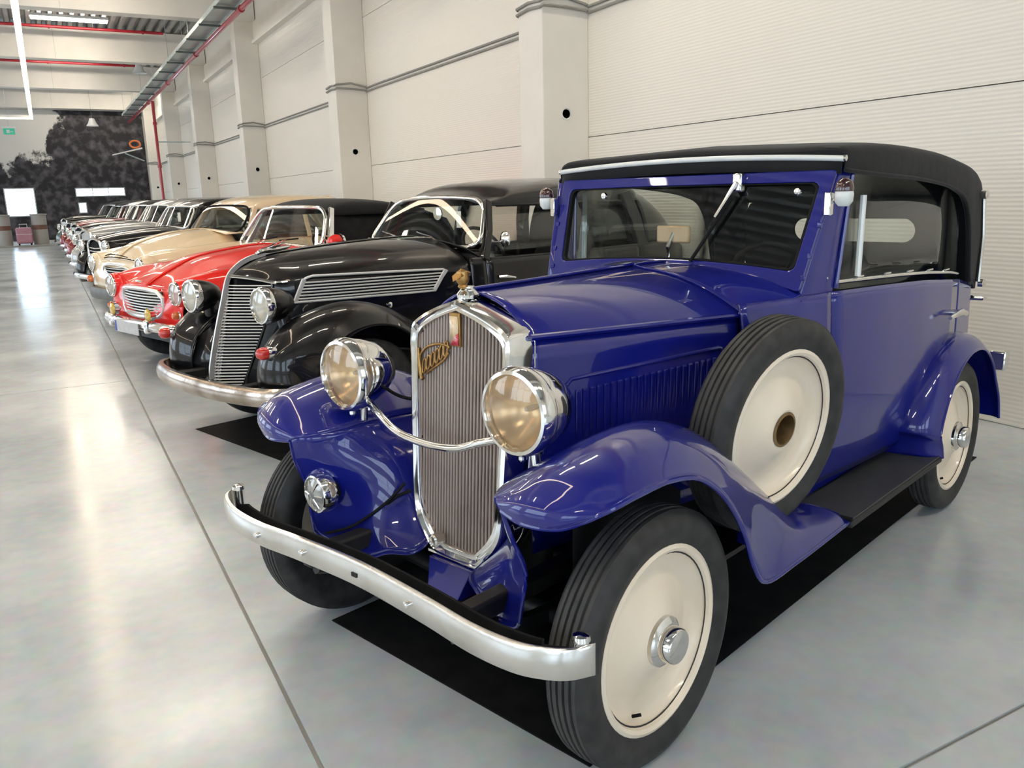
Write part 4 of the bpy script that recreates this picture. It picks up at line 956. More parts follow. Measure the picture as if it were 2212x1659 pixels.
for k in range(33):
    z = .430 + .0192 * k; r1, s1 = ged(z); r0 = gsp(z)
    hw = s1 - .004 - (.03 * max(0, (.46 - z) / .04))
    MB().tube([V(r1 - .004, -hw, z)] + [V(r0 + (r1 - r0) * abs(q) - .004 - .014 * (1 - abs(q)) * 0, q * hw, z) for q in (-.6, -.2)] + [V(r0 + .004, 0, z)] + [V(r0 + (r1 - r0) * abs(q) - .004, q * hw, z) for q in (.2, .6)] + [V(r1 - .004, hw, z)], .0056, 8, flat=.78).build('grille_bar', 'barpaint', gb)
sp_ = MB().sweep([V(r - .012, 0, z) for r, z in cr([(-.125, .47), (-.12, .55), (-.065, .75), (0, .95), (.048, 1.09), (.11, 1.155), (.20, 1.20), (.32, 1.226)], 30)], [(-.016, -.008), (.016, -.008), (.016, .006), (0, .012), (-.016, .006)], up=(0, 1, 0)).build('grille_spine', 'satin', car, bevel=.002)
# winged ornament
orn = MB().tube([V(*p) for p in cr([(.24, 0, 1.225), (.30, 0, 1.245), (.40, 0, 1.25), (.50, 0, 1.262)], 12)], [.004, .012, .016, .018, .019, .02, .019, .018, .016, .014, .012, .006], 8).build('bonnet_mascot', 'chrome', car)
MB().add([V(.30, 0, 1.255), V(.42, .05, 1.285), V(.36, .012, 1.252), V(.42, -.05, 1.285), V(.36, -.012, 1.252)], [(0, 1, 2), (0, 4, 3)]).build('mascot_wings', 'chrome', orn, solid=.006)
# ---- fenders
F2 = [
    (-.02, .42, .36, -.07, .58, .35, -.02, .70, .35, .10, .80, .36),
    (-.06, .42, .50, -.12, .58, .52, -.06, .71, .51, .10, .80, .46),
    (-.02, .42, .66, -.08, .58, .70, -.03, .71, .68, .15, .81, .56),
    (.10, .42, .78, .06, .58, .83, .10, .72, .80, .24, .82, .67),
    (.28, .42, .85, .26, .60, .91, .28, .73, .88, .37, .82, .76),
    (.50, .42, .86, .50, .61, .935, .50, .74, .90, .55, .82, .795),
    (.75, .44, .80, .75, .62, .875, .74, .74, .84, .74, .82, .755),
    (.98, .47, .68, .98, .64, .74, .96, .75, .71, .90, .82, .63),
    (1.18, .52, .55, 1.18, .66, .58, 1.14, .76, .56, .99, .82, .46),
    (1.36, .56, .44, 1.36, .68, .45, 1.32, .77, .44, 1.10, .82, .36),
    (1.55, .60, .36, 1.55, .70, .36, 1.5, .78, .36, 1.3, .82, .33)]
R2 = []
for i in range(12):
    a = radians(195 - i * 205 / 11); r, z = RR + .56 * cos(a), .36 + .52 * sin(a); rl, zl = RR + .42 * cos(a), .35 + .42 * sin(a)
    z = max(z, .30); zl = max(zl, .28)
    R2.append((r, .60, z, r, .70, z + .01, r * .7 + rl * .3, .78, z * .7 + zl * .3, rl, .82, zl))
for sg in (1, -1):
    f = MB().grid(fender_rows(F2, 60, sg, 18)).build('front_fender', 'black', car, solid=.008, off=0)
    MB().grid([[V(r, sg * s, z) for r, s, z in q] for q in ([(.10, .18, .42), (.10, .26, .62), (.16, .33, .80), (.36, .38, .88), (.7, .44, .86)], [(-.02, .43, .37), (-.06, .43, .52), (.0, .43, .68), (.28, .43, .86), (.55, .44, .87)])]).build('fender_valance', 'black', car, solid=.006)
    MB().grid(fender_rows(R2, 50, sg, 14)).build('rear_fender', 'black', car, solid=.008, off=0)
    MB().box((1.25, min(-sg * .58, -sg * .80), .30), (2.95, max(-sg * .58, -sg * .80), .34)).build('running_board', 'chassis', car, bevel=.008)
    # bullet headlamps and red marker lamps
    headlamp(car, (.0, sg * .452, .95), .108, .21, body='black', refl='reflector2', ring='chrome')
    MB().tube([V(.12, sg * .46, .87), V(.13, sg * .48, .76)], .035, 10).build('lamp_stalk', 'black', car)
    l = MB().lathe([(.036, .0), (.040, .02), (.038, .045), (.03, .06)], V(-.055, sg * .638, .703), (-1, 0, 0), 20).build('marker_lamp', 'chrome', car)
    MB().lathe([(.036, .05), (.038, .075), (.032, .098), (.016, .112), (0, .115)], V(-.055, sg * .638, .703), (-1, 0, 0), 20).build('marker_lens', 'redlens', l)
    MB().tube([V(-.06, sg * .638, .703), V(.02, sg * .638, .715)], [.036, .014], 12).build('marker_tail', 'chrome', l)
# ---- bumper
BB = cr([(.02, -.80, .45), (-.09, -.76, .452), (-.18, -.64, .455), (-.235, -.42, .455), (-.26, -.2, .455), (-.265, 0, .455), (-.26, .2, .455), (-.235, .42, .455), (-.18, .64, .455), (-.09, .76, .452), (.02, .80, .45)], 50)
rows = [[V(r + q, s, z + y) for q, y in ((.02, .052), (-.012, .056), (-.030, .034), (-.036, 0), (-.030, -.034), (-.012, -.056), (.02, -.052), (.022, 0))] for r, s, z in BB]
MB().grid(rows, closed=True, cap0=True, cap1=True).build('front_bumper', 'oldchrome', car)
for sg in (1, -1): MB().box((-.22, min(-sg * .34, -sg * .40), .42), (.6, max(-sg * .34, -sg * .40), .48)).build('bumper_iron', 'chassis', car, bevel=.01)
MB().tube([V(RF, s, .33) for s in (-.68, -.3, 0, .3, .68)], .035, 10).build('front_axle', 'chassis', car)
MB().box((.15, -.30, .30), (4.4, .30, .40)).build('floor_pan', 'chassis', car)
MB().box((.45, -.28, .35), (1.4, .28, 1.0)).build('engine_block', 'chassis', car, bevel=.03)
# ---- cabin lower body
def bl(r, z):
    hb, hm, hs = itp([(1.54, .62, .65, .62), (1.75, .68, .70, .66), (2.2, .72, .74, .68), (2.9, .73, .745, .68), (3.6, .70, .72, .64), (4.2, .58, .60, .54), (4.6, .42, .45, .42), (4.82, .25, .30, .30)], r)
    t = (z - .36) / (1.12 - .36)
    return hs + (hm - hs) * (1 - (1 - t / .5) ** 2) if t < .5 else hm + (hb - hm) * ((t - .5) / .5) ** 2
def cab(name, r0, r1, z0, z1f, sg, n=18, k=16):
    rows = []
    for i in range(n):
        r = r0 + (r1 - r0) * i / (n - 1); z1 = z1f(r)
        rows.append([V(r, sg * bl(r, z0 + (z1 - z0) * j / (k - 1)), z0 + (z1 - z0) * j / (k - 1)) for j in range(k)])
    return MB().grid(rows).build(name, 'black', car, solid=.012, off=1 if sg > 0 else -1)
RT = [(1.80, .525, 1.562), (1.95, .56, 1.60), (2.1, .58, 1.655), (2.4, .60, 1.682), (2.75, .605, 1.692), (3.1, .60, 1.694), (3.4, .585, 1.68), (3.62, .565, 1.65)]
for sg in (1, -1):
    cab('scuttle_side', 1.54, 1.655, .38, lambda r: 1.13, sg, 6)
    d = cab('door', 1.66, 2.62, .40, lambda r: 1.125, sg)
    d2 = cab('rear_door', 2.63, 3.45, .40, lambda r: 1.125, sg)
    cab('tail_side', 3.46, 4.82, .38, lambda r: min(1.125, 1.125 - (r - 4.2) * .3 if r > 4.2 else 1.125), sg)
    for z, rr in ((1.118, .010), (1.06, .004)): MB().tube([V(r, sg * (bl(r, z) + .006), z) for r in [1.7 + .1 * i for i in range(22)]], rr, 8).build('belt_moulding', 'black' if z > 1.1 else 'chrome', car)
    # pillars
    for nm, a, b_, w_ in (('front_pillar', (1.66, .655, 1.11), (1.82, .535, 1.52), .03), ('centre_pillar', (2.66, .715, 1.11), (2.68, .60, 1.55), .05), ('rear_pillar', (3.52, .70, 1.10), (3.42, .58, 1.56), .07)):
        MB().sweep([V(a[0], sg * a[1], a[2]), V((a[0] + b_[0]) / 2 + .0, sg * ((a[1] + b_[1]) / 2 + .02), (a[2] + b_[2]) / 2), V(b_[0], sg * b_[1], b_[2])], [(-.022, -w_), (.022, -w_), (.022, w_), (-.022, w_)], up=(1, 0, 0)).build(nm, 'black', car, bevel=.008)
    # glass in the doors
    for dd, r0, r1 in ((d, 1.69, 2.64), (d2, 2.70, 3.46)):
        MB().grid([[V(r0 + (r1 - r0) * i / 6, sg * (bl(r0 + (r1 - r0) * i / 6, 1.1) - .025), 1.12) for i in range(7)], [V(max(r0 + (r1 - r0) * i / 6, 1.82 if dd is d else 0), sg * (itp(RT, r0 + (r1 - r0) * i / 6)[0] - .008), 1.50) for i in range(7)]]).build('door_glass', 'glass', dd, solid=.004)
    hh = MB().tube([V(1.72, sg * .735, .99), V(1.76, sg * .765, .992), V(1.86, sg * .762, .975)], [.013, .013, .007], 8).build('door_handle', 'chrome', d)
    MB().tube([V(1.69, sg * .70, 1.235), V(1.73, sg * .79, 1.235)], .007, 8).build('mirror_arm', 'chrome', d)
MB().lathe([(.055, 0), (.057, .01), (.03, .03), (0, .035)], V(1.73, .80, 1.255), (-1, .2, 0), 22).build('door_mirror', 'chrome', car)
# ---- roof and fastback
rows = []
for r, hw, zt in cr(RT, 30):
    half = cr([(hw, 1.475 if r > 1.9 else 1.50), (hw - .012, 1.475 + (zt - 1.475) * .45), (hw * .86, zt - .055), (hw * .5, zt - .014), (0, zt)], 14)
    rows.append([V(r, s, z) for s, z in half] + [V(r, -s, z) for s, z in reversed(half[:-1])])
rf = MB().grid(rows).build('roof', 'black', car, solid=.010, off=-1)
for sg in (1, -1): MB().tube([V(r, sg * (hw + .006), 1.49) for r, hw, zt in cr(RT, 30)], .008, 8).build('rain_gutter', 'black', rf)
FB = [(3.60, .70, 1.12, .57, 1.653), (3.85, .665, 1.12, .54, 1.595), (4.10, .61, 1.10, .47, 1.49), (4.30, .55, 1.06, .40, 1.35), (4.48, .48, 1.0, .33, 1.20), (4.65, .39, .92, .25, 1.0), (4.78, .29, .80, .18, .82), (4.84, .22, .6, .12, .62)]
rows = []
for r, hb, zb_, hr, zt in cr(FB, 26):
    half = cr([(hb, zb_), (hb * .95, zb_ + (zt - zb_) * .35), (hr, zb_ + (zt - zb_) * .72), (hr * .6, zt - .02 * (zt - .6)), (0, zt)], 14)
    rows.append([V(r, s, z) for s, z in half] + [V(r, -s, z) for s, z in reversed(half[:-1])])
MB().grid(rows).build('fastback', 'black', car, solid=.010, off=-1)
# ---- windscreen
OU = []
for a, b in rrect(-1, 1, 0, 1, .22, .30):
    OU.append((a, b))
def w2(a, b, dr=0):
    hw = .655 + (.515 - .655) * b; return V(1.60 + .20 * b + dr + .02 * a * a + .0, a * hw, 1.20 + .325 * b + .03 * (1 - a * a) * b)
wf_ = MB().tube([w2(a, b) for a, b in OU], .016, 10, loop=True, up=(1, 0, 0)).build('windscreen_frame', 'chrome', car)
def brange(a, rx=.22, ry=.30):
    e = max(0, abs(a) - (1 - rx)) / rx; k = ry * (1 - sqrt(max(0, 1 - e * e))); return k, 1 - k
MB().grid([[w2(-.995 + 1.99 * i / 30, brange(-.995 + 1.99 * i / 30)[0] + (brange(-.995 + 1.99 * i / 30)[1] - brange(-.995 + 1.99 * i / 30)[0]) * j / 6) for j in range(7)] for i in range(31)]).build('windscreen_glass', 'glass', wf_)
# header above the screen and scuttle below it
hd = [[w2(a, 1.0, .0) for a in [-.9 + .1 * i for i in range(19)]], [V(1.815, .53 * (-.95 + .1056 * i) , 1.545 - .02 * abs(-.95 + .1056 * i)) for i in range(19)]]
hd[1] = [V(*(lambda q: (1.81, q * .528, 1.562 + .004 - .06 * q * q))(-1 + 2 * i / 18)) for i in range(19)]
MB().grid(hd).build('screen_header', 'black', car, solid=.01)
MB().grid([[V(1.55, s, 1.265 - .36 * s * s * .55) for s in [-.60 + .06 * i for i in range(21)]], [V(1.60 + .05 * (s / .62) ** 2, s, 1.225 - .1 * (s / .62) ** 2) for s in [-.63 + .063 * i for i in range(21)]], [V(1.70, s, 1.19 - .08 * (s / .62) ** 2) for s in [-.65 + .065 * i for i in range(21)]]]).build('scuttle_top', 'black', car, solid=.008)
for s in (-.22, .20): MB().tube([V(1.585, s, 1.245), V(1.60, s - .05, 1.27), V(1.64, s - .26, 1.30)], [.012, .006, .004], 8).build('wiper', 'chrome', wf_)
steering(car, (1.98, .32, 1.15), .20, 1.05, 'interior')
seat(car, (2.15, .33, .5), .52, 'interior', .55); seat(car, (2.15, -.33, .5), .52, 'interior', .55); seat(car, (2.95, 0, .52), 1.15, 'interior', .55)
MB().lathe([(.045, 0), (.047, .012), (0, .016)], V(1.80, .02, 1.43), (-1, 0, 0), 20).build('rear_view_mirror', 'chrome', car)
MB().box((1.735, -.34, 1.33), (1.738, -.29, 1.45)).build('paper_card', 'paper', car, smooth=False)
MB().box((1.62, -.62, .95), (1.75, .62, 1.16)).build('dashboard', 'interior', car, bevel=.03)
# ================================================================ full-width bodied cars
def pontoon(car, paint, S, HW=.84, wheels=(.52, 2.95), wr=.33, ws=((1.2, .80, 1.10), (1.44, .62, 1.47)), deck=3.05, nose=-.2, roofm=None, seg=26):
    """S rows: (r, hood z, valley z, crest z, half width); loft with wheel arches and a rounded nose"""
    def prof(r, side=False):
        zh, zv, zf, hw = itp(S2, r)
        zb_ = .36
        for w_ in wheels:
            d = abs(r - w_)
            if d < wr + .07: zb_ = max(zb_, wr + sqrt(max(0, (wr + .07) ** 2 - d * d)) * .96)
        p = [(0, zh), (hw * .25, zh - .004), (hw * .44, zh - (zh - zv) * .55), (hw * .60, zv), (hw * .74, zf - .012), (hw * .84, zf), (hw * .93, zf - .05), (hw * .985, zf - .16), (hw, .62), (hw * .99, .50), (hw * .94, .36)]
        q = cr(p, 40)
        if side: q = [x for x in q if x[0] >= hw * .80]
        q = [(s, max(z, zb_) if s > hw * .5 else z) for s, z in q]
        return cr(q, seg)
    S2 = cr(S, 60)
    ns = lambda a, b, n: [a + (b - a) * i / (n - 1) for i in range(n)]
    for sg in (1, -1):
        b = MB().grid([[V(r, sg * s, z) for s, z in prof(r)] for r in ns(S[0][0], ws[0][0] + .04, 46)]).build('front_wing', paint, car, solid=.008, off=-1 if sg > 0 else 1)
        side = [[V(r, sg * s, z) for s, z in prof(r, True)] for r in ns(ws[0][0] + .046, deck - .62, 24)]
        d = MB().grid(side).build('door', paint, car, solid=.010, off=-1 if sg > 0 else 1)
        hs = itp(S2, deck - .75)[3]
        MB().tube([V(deck - .80, sg * (hs + .02), .84), V(deck - .70, sg * (hs + .03), .845), V(deck - .64, sg * (hs + .015), .84)], .009, 8).build('door_handle', 'chrome', d)
        MB().tube([V(r, sg * (itp(S2, r)[3] + .006), .66) for r in ns(S[0][0] + .12, deck + .4, 24)], .008, 8).build('side_trim', 'chrome', car)
        MB().grid([[V(r, sg * s, z) for s, z in prof(r, True)] for r in ns(deck - .614, deck, 16)]).build('rear_quarter', paint, car, solid=.010, off=-1 if sg > 0 else 1)
        MB().grid([[V(r, sg * s, z) for s, z in prof(r)] for r in ns(deck, S[-1][0], 30)]).build('rear_wing', paint, car, solid=.008, off=-1 if sg > 0 else 1)
        for w_ in wheels:
            make_wheel(car, 'wheel', (w_, sg * (HW - .06), wr), sg, R=wr, rim=.205, w=.15, hub='dome', rimmat='ivory' if paint == 'red' else 'black', seg=36, detail=False)
            MB().grid([[V(w_ + (wr + .09) * cos(radians(180 - 15 * i)), sg * x, wr + (wr + .09) * sin(radians(180 - 15 * i)) * .96) for i in range(13)] for x in (HW * .93, HW * .55)]).build('wheel_well', 'chassis', car, solid=.004)
    # nose face and tail face
    for nm, r0, dirn in (('nose_panel', S[0][0], -1), ('tail_panel', S[-1][0], 1)):
        hp = prof(r0); pts = [(-s, z) for s, z in reversed(hp)] + hp[1:]; hw = max(s for s, z in hp)
        top = {}
        rows = []
        for j in range(11):
            q = j / 10; row = []
            for s, z in hp[:int(seg * .72)][::-1][:-1] and [(-a, b) for a, b in reversed(hp[:int(seg * .72)])] + hp[1:int(seg * .72)]:
                zz = .46 + (z - .46) * (1 - q)
                bul = .085 * sin(pi * min(1, q * 1.0) * .62 + .0) * (1 - .55 * (s / hw) ** 2)
                row.append(V(r0 + dirn * bul, s * (1 - .03 * q), zz))
            rows.append(row)
        MB().grid(rows).build(nm, paint, car, solid=.008, off=0)
    MB().box((S[0][0] + .1, -HW * .6, .26), (S[-1][0] - .1, HW * .6, .34)).build('floor_pan', 'chassis', car)
    return prof

def greenhouse(car, roofm, ws, roof, edge, rear, belt, bhw, frame='chrome', side='glass', pill='chrome', rx=.2, ry=.3, ftube=.02):
    """ws (base, top) each (r, hw, z); roof rows (r, hw, z); edge z of the roof side; rear (r, z) foot of the rear window"""
    (rb, hb, zb_), (rt, ht, zt) = ws
    def wp(a, b, dr=0): return V(rb + (rt - rb) * b + dr + .045 * a * a, a * (hb + (ht - hb) * b), zb_ + (zt - zb_) * b - .02 * a * a * (1 - b) + .02 * (1 - a * a))
    fr_ = MB().tube([wp(a, b) for a, b in rrect(-1, 1, 0, 1, rx, ry)], ftube, 10, loop=True, up=(1, 0, 0)).build('windscreen_frame', frame, car)
    def br(a):
        e = max(0, abs(a) - (1 - rx)) / rx; k = ry * (1 - sqrt(max(0, 1 - e * e))); return k, 1 - k
    MB().grid([[wp(a, br(a)[0] + (br(a)[1] - br(a)[0]) * j / 6) for j in range(7)] for a in [-.995 + 1.99 * i / 26 for i in range(27)]]).build('windscreen_glass', 'glass', fr_)
    rows = []
    R = [(rt + .0, ht * .98, zt + .02)] + list(roof)
    for r, hw, z in cr(R, 30):
        e = min(edge, z - .03)
        half = cr([(hw, e), (hw - .01, e + (z - e) * .5), (hw * .86, z - .035), (hw * .5, z - .008), (0, z)], 12)
        rows.append([V(r + .045 * (s / hw) ** 2 * max(0, 1 - (r - rt) / .5), s, zz) for s, zz in half] + [V(r + .045 * (s / hw) ** 2 * max(0, 1 - (r - rt) / .5), -s, zz) for s, zz in reversed(half[:-1])])
    rf = MB().grid(rows).build('soft_top' if roofm == 'fabric' else 'roof', roofm, car, solid=.012, off=-1)
    re, he, ze = roof[-1]
    # rear of the cabin down to the deck
    MB().grid([[V(re, he * q, ze - (ze - edge) * max(0, abs(q) - .6) / .4 * .8) for q in [-1 + .2 * i for i in range(11)]], [V((re + rear[0]) / 2 + .06, (he + bhw) / 2 * q, (ze + rear[1]) / 2 + .06) for q in [-1 + .2 * i for i in range(11)]], [V(rear[0], bhw * q, rear[1]) for q in [-1 + .2 * i for i in range(11)]]]).build('cabin_back', roofm, car, solid=.01)
    for sg in (1, -1):
        fa, fb = (rb + .14, hb, zb_ - .02), (rt + .10, ht, zt)
        MB().sweep([V(fa[0], sg * fa[1], fa[2] - .04), V(fb[0], sg * fb[1], fb[2])], [(-.02, -.03), (.02, -.03), (.02, .03), (-.02, .03)], up=(1, 0, 0)).build('front_pillar', pill, car, bevel=.008)
        m_ = (fb[0] + re) / 2
        MB().grid([[V(fa[0] + (rear[0] - .1 - fa[0]) * i / 8, sg * (hb + (bhw - hb) * i / 8 + .0), belt) for i in range(9)], [V(fb[0] + (re - fb[0]) * i / 8, sg * (ht + (he - ht) * i / 8 - .005), edge + .005) for i in range(9)]]).build('side_window', side if sg > 0 else 'glass', car, solid=.004)
        if side == 'glass':
            MB().sweep([V(m_ + .05, sg * bhw * .99, belt - .02), V(m_ + .05, sg * he, edge + .03)], [(-.015, -.03), (.015, -.03), (.015, .03), (-.015, .03)], up=(1, 0, 0)).build('centre_pillar', roofm, car, bevel=.006)
    return fr_, rf, wp

def blade_bumper(car, pts, half, m='chrome', name='front_bumper', rr=.03):
    rows = [[V(r + q, s, z + y) for q, y in ((.015, half), (-rr * .5, half * .9), (-rr, half * .3), (-rr, -half * .3), (-rr * .5, -half * .9), (.015, -half))] for r, s, z in cr(pts, 40)]
    return MB().grid(rows, closed=True, cap0=True, cap1=True).build(name, m, car)

# ---------------------------------------------------------------- red convertible
car = empty('vintage_car', (.91981501, 8.63921443, 0), CAR_A)
tag(car, 'bright red convertible with black soft top and round chrome-rimmed headlamps', 'car', 'vintage cars parked in a row')
S_ = [(-.17, .80, .80, .885, .80), (-.05, .875, .85, .915, .835), (.12, .955, .905, .945, .85), (.35, 1.045, .97, .965, .86), (.70, 1.095, 1.02, .985, .865), (1.05, 1.125, 1.06, 1.01, .87), (1.35, 1.115, 1.06, 1.02, .87), (2.0, 1.10, 1.05, 1.02, .87), (2.7, 1.08, 1.04, 1.02, .865), (3.2, 1.05, 1.0, 1.0, .855), (3.8, .97, .93, .96, .83), (4.25, .86, .84, .92, .78)]
W_ = ((1.20, .84, 1.10), (1.42, .64, 1.475))
pontoon(car, 'red', S_, .87, (.30, 2.95), .33, W_)
fr_, rf, wp = greenhouse(car, 'fabric', W_, [(1.62, .66, 1.56), (1.9, .68, 1.575), (2.3, .68, 1.55), (2.75, .66, 1.48)], 1.40, (3.15, 1.04), 1.03, .80, side='matblack')
MB().grid([[V(1.05, s, 1.118 - .1 * s * s) for s in [-.7 + .1 * i for i in range(15)]], [V(1.24 + .1 * (s / .8) ** 2, s, 1.125 - .06 * s * s) for s in [-.78 + .1114 * i for i in range(15)]]]).build('scuttle_top', 'red', car, solid=.008)
for s in (-.34, .14):
    MB().tube([wp(s, .0, -.03), wp(s + .06, .06, -.04), wp(s + .18, .14, -.03)], [.012, .008, .006], 8).build('wiper_arm', 'chrome', fr_)
    MB().tube([wp(s + .02, .10, -.02), wp(s + .40, .19, -.02)], .008, 8).build('wiper_blade', 'matblack', fr_)
MB().lathe([(.05, 0), (.07, .02), (.075, .06), (.05, .12), (0, .14)], V(1.40, .93, 1.15), (-1, 0, 0), 20).build('wing_mirror', 'red', car)
MB().lathe([(.076, -.01), (.080, .0), (.074, .02)], V(1.40, .93, 1.15), (1, 0, 0), 20).build('mirror_rim', 'chrome', car)
MB().box((1.30, -.80, .93), (1.45, .80, 1.08)).build('dashboard', 'interior', car, bevel=.03)
steering(car, (1.62, .36, 1.05), .19, 1.0)
seat(car, (1.75, .38, .42), .55, 'redleather', .55); seat(car, (1.75, -.38, .42), .55, 'redleather', .55)
# bonnet lip, badge
MB().tube([V(*p) for p in cr([(-.22, -.40, .795), (-.25, -.2, .815), (-.26, 0, .82), (-.25, .2, .815), (-.22, .40, .795)], 24)], .010, 8).build('bonnet_lip', 'red', car)
MB().tube([V(*p) for p in ((-.235, -.07, .85), (-.24, 0, .855), (-.235, .07, .85))], .012, 8).build('bonnet_badge', 'chrome', car)
for sg in (1, -1):
    h_ = headlamp(car, (-.225, sg * .715, .775), .105, .12, body='chrome', refl='reflector2')
    MB().lathe([(.112, 0), (.125, .03), (.128, .10), (.12, .15)], V(-.225, sg * .715, .775), (1, 0, 0), 32).build('lamp_bucket', 'red', h_).location = (.225, sg * .715, -.775)
    l = MB().lathe([(.03, 0), (.034, .03), (.02, .06), (0, .065)], V(-.22, sg * .72, .585), (-1, 0, 0), 18).build('turn_signal', 'orange', car)
    MB().lathe([(.036, -.02), (.038, .0), (.030, .012)], V(-.22, sg * .72, .585), (-1, 0, 0), 18).build('signal_rim', 'chrome', l)
    fg = MB().lathe([(.062, 0), (.058, -.04), (.02, -.07), (0, -.07)], V(-.36, sg * .40, .58), (-1, 0, 0), 24).build('fog_lamp', 'chrome', car)
    MB().lathe([(.058, 0), (.05, .014), (.02, .022), (0, .023)], V(-.36, sg * .40, .58), (-1, 0, 0), 24).build('fog_lens', 'amber', fg)
    MB().tube([V(-.34, sg * .40, .535), V(-.34, sg * .40, .49)], .014, 8).build('fog_stalk', 'chrome', fg)
    ov = MB().box((-.41, -sg * .40 - .03, .41), (-.34, -sg * .40 + .03, .54)).build('overrider', 'chrome', car, bevel=.02)
# grille: chrome frame with horizontal bars
gf = [(-.44, .60), (-.43, .72), (-.36, .775), (-.2, .79), (0, .795), (.2, .79), (.36, .775), (.43, .72), (.44, .60), (.36, .545), (.2, .535), (0, .53), (-.2, .535), (-.36, .545)]
gr = lambda s: -.262 + .10 * (s / .6) ** 2
g_ = MB().tube([V(gr(s) - .012, s, z) for s, z in gf], .022, 8, loop=True, up=(1, 0, 0)).build('grille_frame', 'satin', car)
MB().grid([[V(gr(s) + .004, s, z) for s in [-.42 + .084 * i for i in range(11)]] for z in (.55, .66, .775)]).build('grille_back', 'matblack', g_, solid=.003)
for k in range(8):
    z = .562 + .027 * k; h_ = .40 if 0 < k < 7 else .36
    MB().tube([V(gr(s) - .008, s, z) for s in [-h_ + h_ / 6 * i for i in range(13)]], .0085, 8).build('grille_bar', 'satin', g_)
blade_bumper(car, [(-.12, -.86, .47), (-.28, -.78, .47), (-.345, -.5, .47), (-.365, 0, .47), (-.345, .5, .47), (-.28, .78, .47), (-.12, .86, .47)], .045)
lp = MB().box((-.412, -.26, .385), (-.402, .26, .495)).build('licence_plate', 'plate', car, smooth=False, bevel=.002)
MB().box((-.4135, .215, .39), (-.4125, .255, .49)).build('plate_strip', 'plateblue', lp, smooth=False)

# ---------------------------------------------------------------- cream sedan
car = empty('vintage_car', (.91981501, 11.64, 0), CAR_A)
tag(car, 'cream rounded sedan parked behind the red convertible', 'car', 'vintage cars parked in a row')
S_ = [(-.20, .90, .88, .955, .83), (-.06, 1.02, .96, .985, .86), (.15, 1.11, 1.02, 1.01, .88), (.47, 1.185, 1.09, 1.04, .89), (.75, 1.215, 1.13, 1.06, .89), (1.0, 1.225, 1.15, 1.07, .89), (1.4, 1.20, 1.14, 1.08, .89), (2.2, 1.18, 1.12, 1.08, .89), (3.0, 1.16, 1.10, 1.06, .88), (3.5, 1.08, 1.03, 1.03, .87), (4.0, .95, .93, .98, .84)]
W_ = ((1.03, .77, 1.19), (1.28, .66, 1.50))
pontoon(car, 'cream', S_, .89, (.34, 2.95), .33, W_, deck=3.1)
fr_, rf, wp = greenhouse(car, 'cream', W_, [(1.45, .67, 1.60), (1.75, .69, 1.645), (2.2, .69, 1.655), (2.7, .67, 1.62)], 1.46, (3.3, 1.14), 1.10, .80, frame='matblack', pill='cream', rx=.25, ry=.35, ftube=.014)
MB().grid([[V(.90, s, 1.222 - .12 * s * s) for s in [-.7 + .1 * i for i in range(15)]], [V(1.07 + .1 * (s / .8) ** 2, s, 1.215 - .07 * s * s) for s in [-.76 + .1086 * i for i in range(15)]]]).build('scuttle_top', 'cream', car, solid=.008)
MB().box((1.15, -.74, 1.0), (1.32, .74, 1.17)).build('dashboard', 'interior', car, bevel=.03)
steering(car, (1.48, .36, 1.14), .19, 1.0, 'ivoryplastic')
seat(car, (1.65, 0, .5), 1.3, 'interior', .55); seat(car, (2.4, 0, .5), 1.3, 'interior', .55)
for s in (-.3, .15): MB().tube([wp(s, .02, -.03), wp(s + .3, .12, -.03)], .008, 8).build('wiper', 'matblack', fr_)
for k, (a, b) in enumerate(((.34, .935), (.46, .90))):
    MB().tube([V(-.255 + .10 * (s / .6) ** 2, s, b + .03 * (1 - (s / a) ** 2)) for s in [-a + a / 6 * i for i in range(13)]], .006, 8).build('bonnet_crease', 'matblack', car)
gf = [(-.42, .70), (-.36, .80), (0, .84), (.36, .80), (.42, .70), (.36, .64), (0, .62), (-.36, .64)]
g_ = MB().tube([V(-.285 + .10 * (s / .6) ** 2, s, z) for s, z in cr(gf + gf[:1], 40)[:-1]], .014, 8, loop=True, up=(1, 0, 0)).build('grille_frame', 'satin', car)
MB().grid([[V(-.275 + .10 * (s / .6) ** 2, s, z * 1.0 + (.81 - .64) * 0 + (0)) for s in [-.38 + .076 * i for i in range(11)]] for z in (.64, .72, .80)]).build('grille_back', 'matblack', g_, solid=.003)
for k in range(5): MB().tube([V(-.283 + .10 * (s / .6) ** 2, s, .655 + .033 * k) for s in [-.37 + .0617 * i for i in range(13)]], .006, 8).build('grille_bar', 'satin', g_)
for sg in (1, -1):
    h_ = headlamp(car, (-.25, sg * .745, .835), .105, .12, body='chrome', refl='reflector2')
    MB().lathe([(.112, 0), (.125, .03), (.128, .10), (.12, .15)], (0, 0, 0), (1, 0, 0), 32).build('lamp_bucket', 'cream', h_)
    MB().lathe([(.045, 0), (.05, .03), (.03, .06), (0, .066)], V(-.27, sg * .76, .63), (-1, 0, 0), 18).build('turn_signal', 'orange', car)
M['greybumper'] = mat('grey_bumper', (.10, .10, .09), .45, .3, vary=(8, (.14, .14, .13), .35, .7))
blade_bumper(car, [(-.10, -.88, .47), (-.27, -.80, .47), (-.35, -.5, .47), (-.37, 0, .47), (-.35, .5, .47), (-.27, .80, .47), (-.10, .88, .47)], .075, 'greybumper')

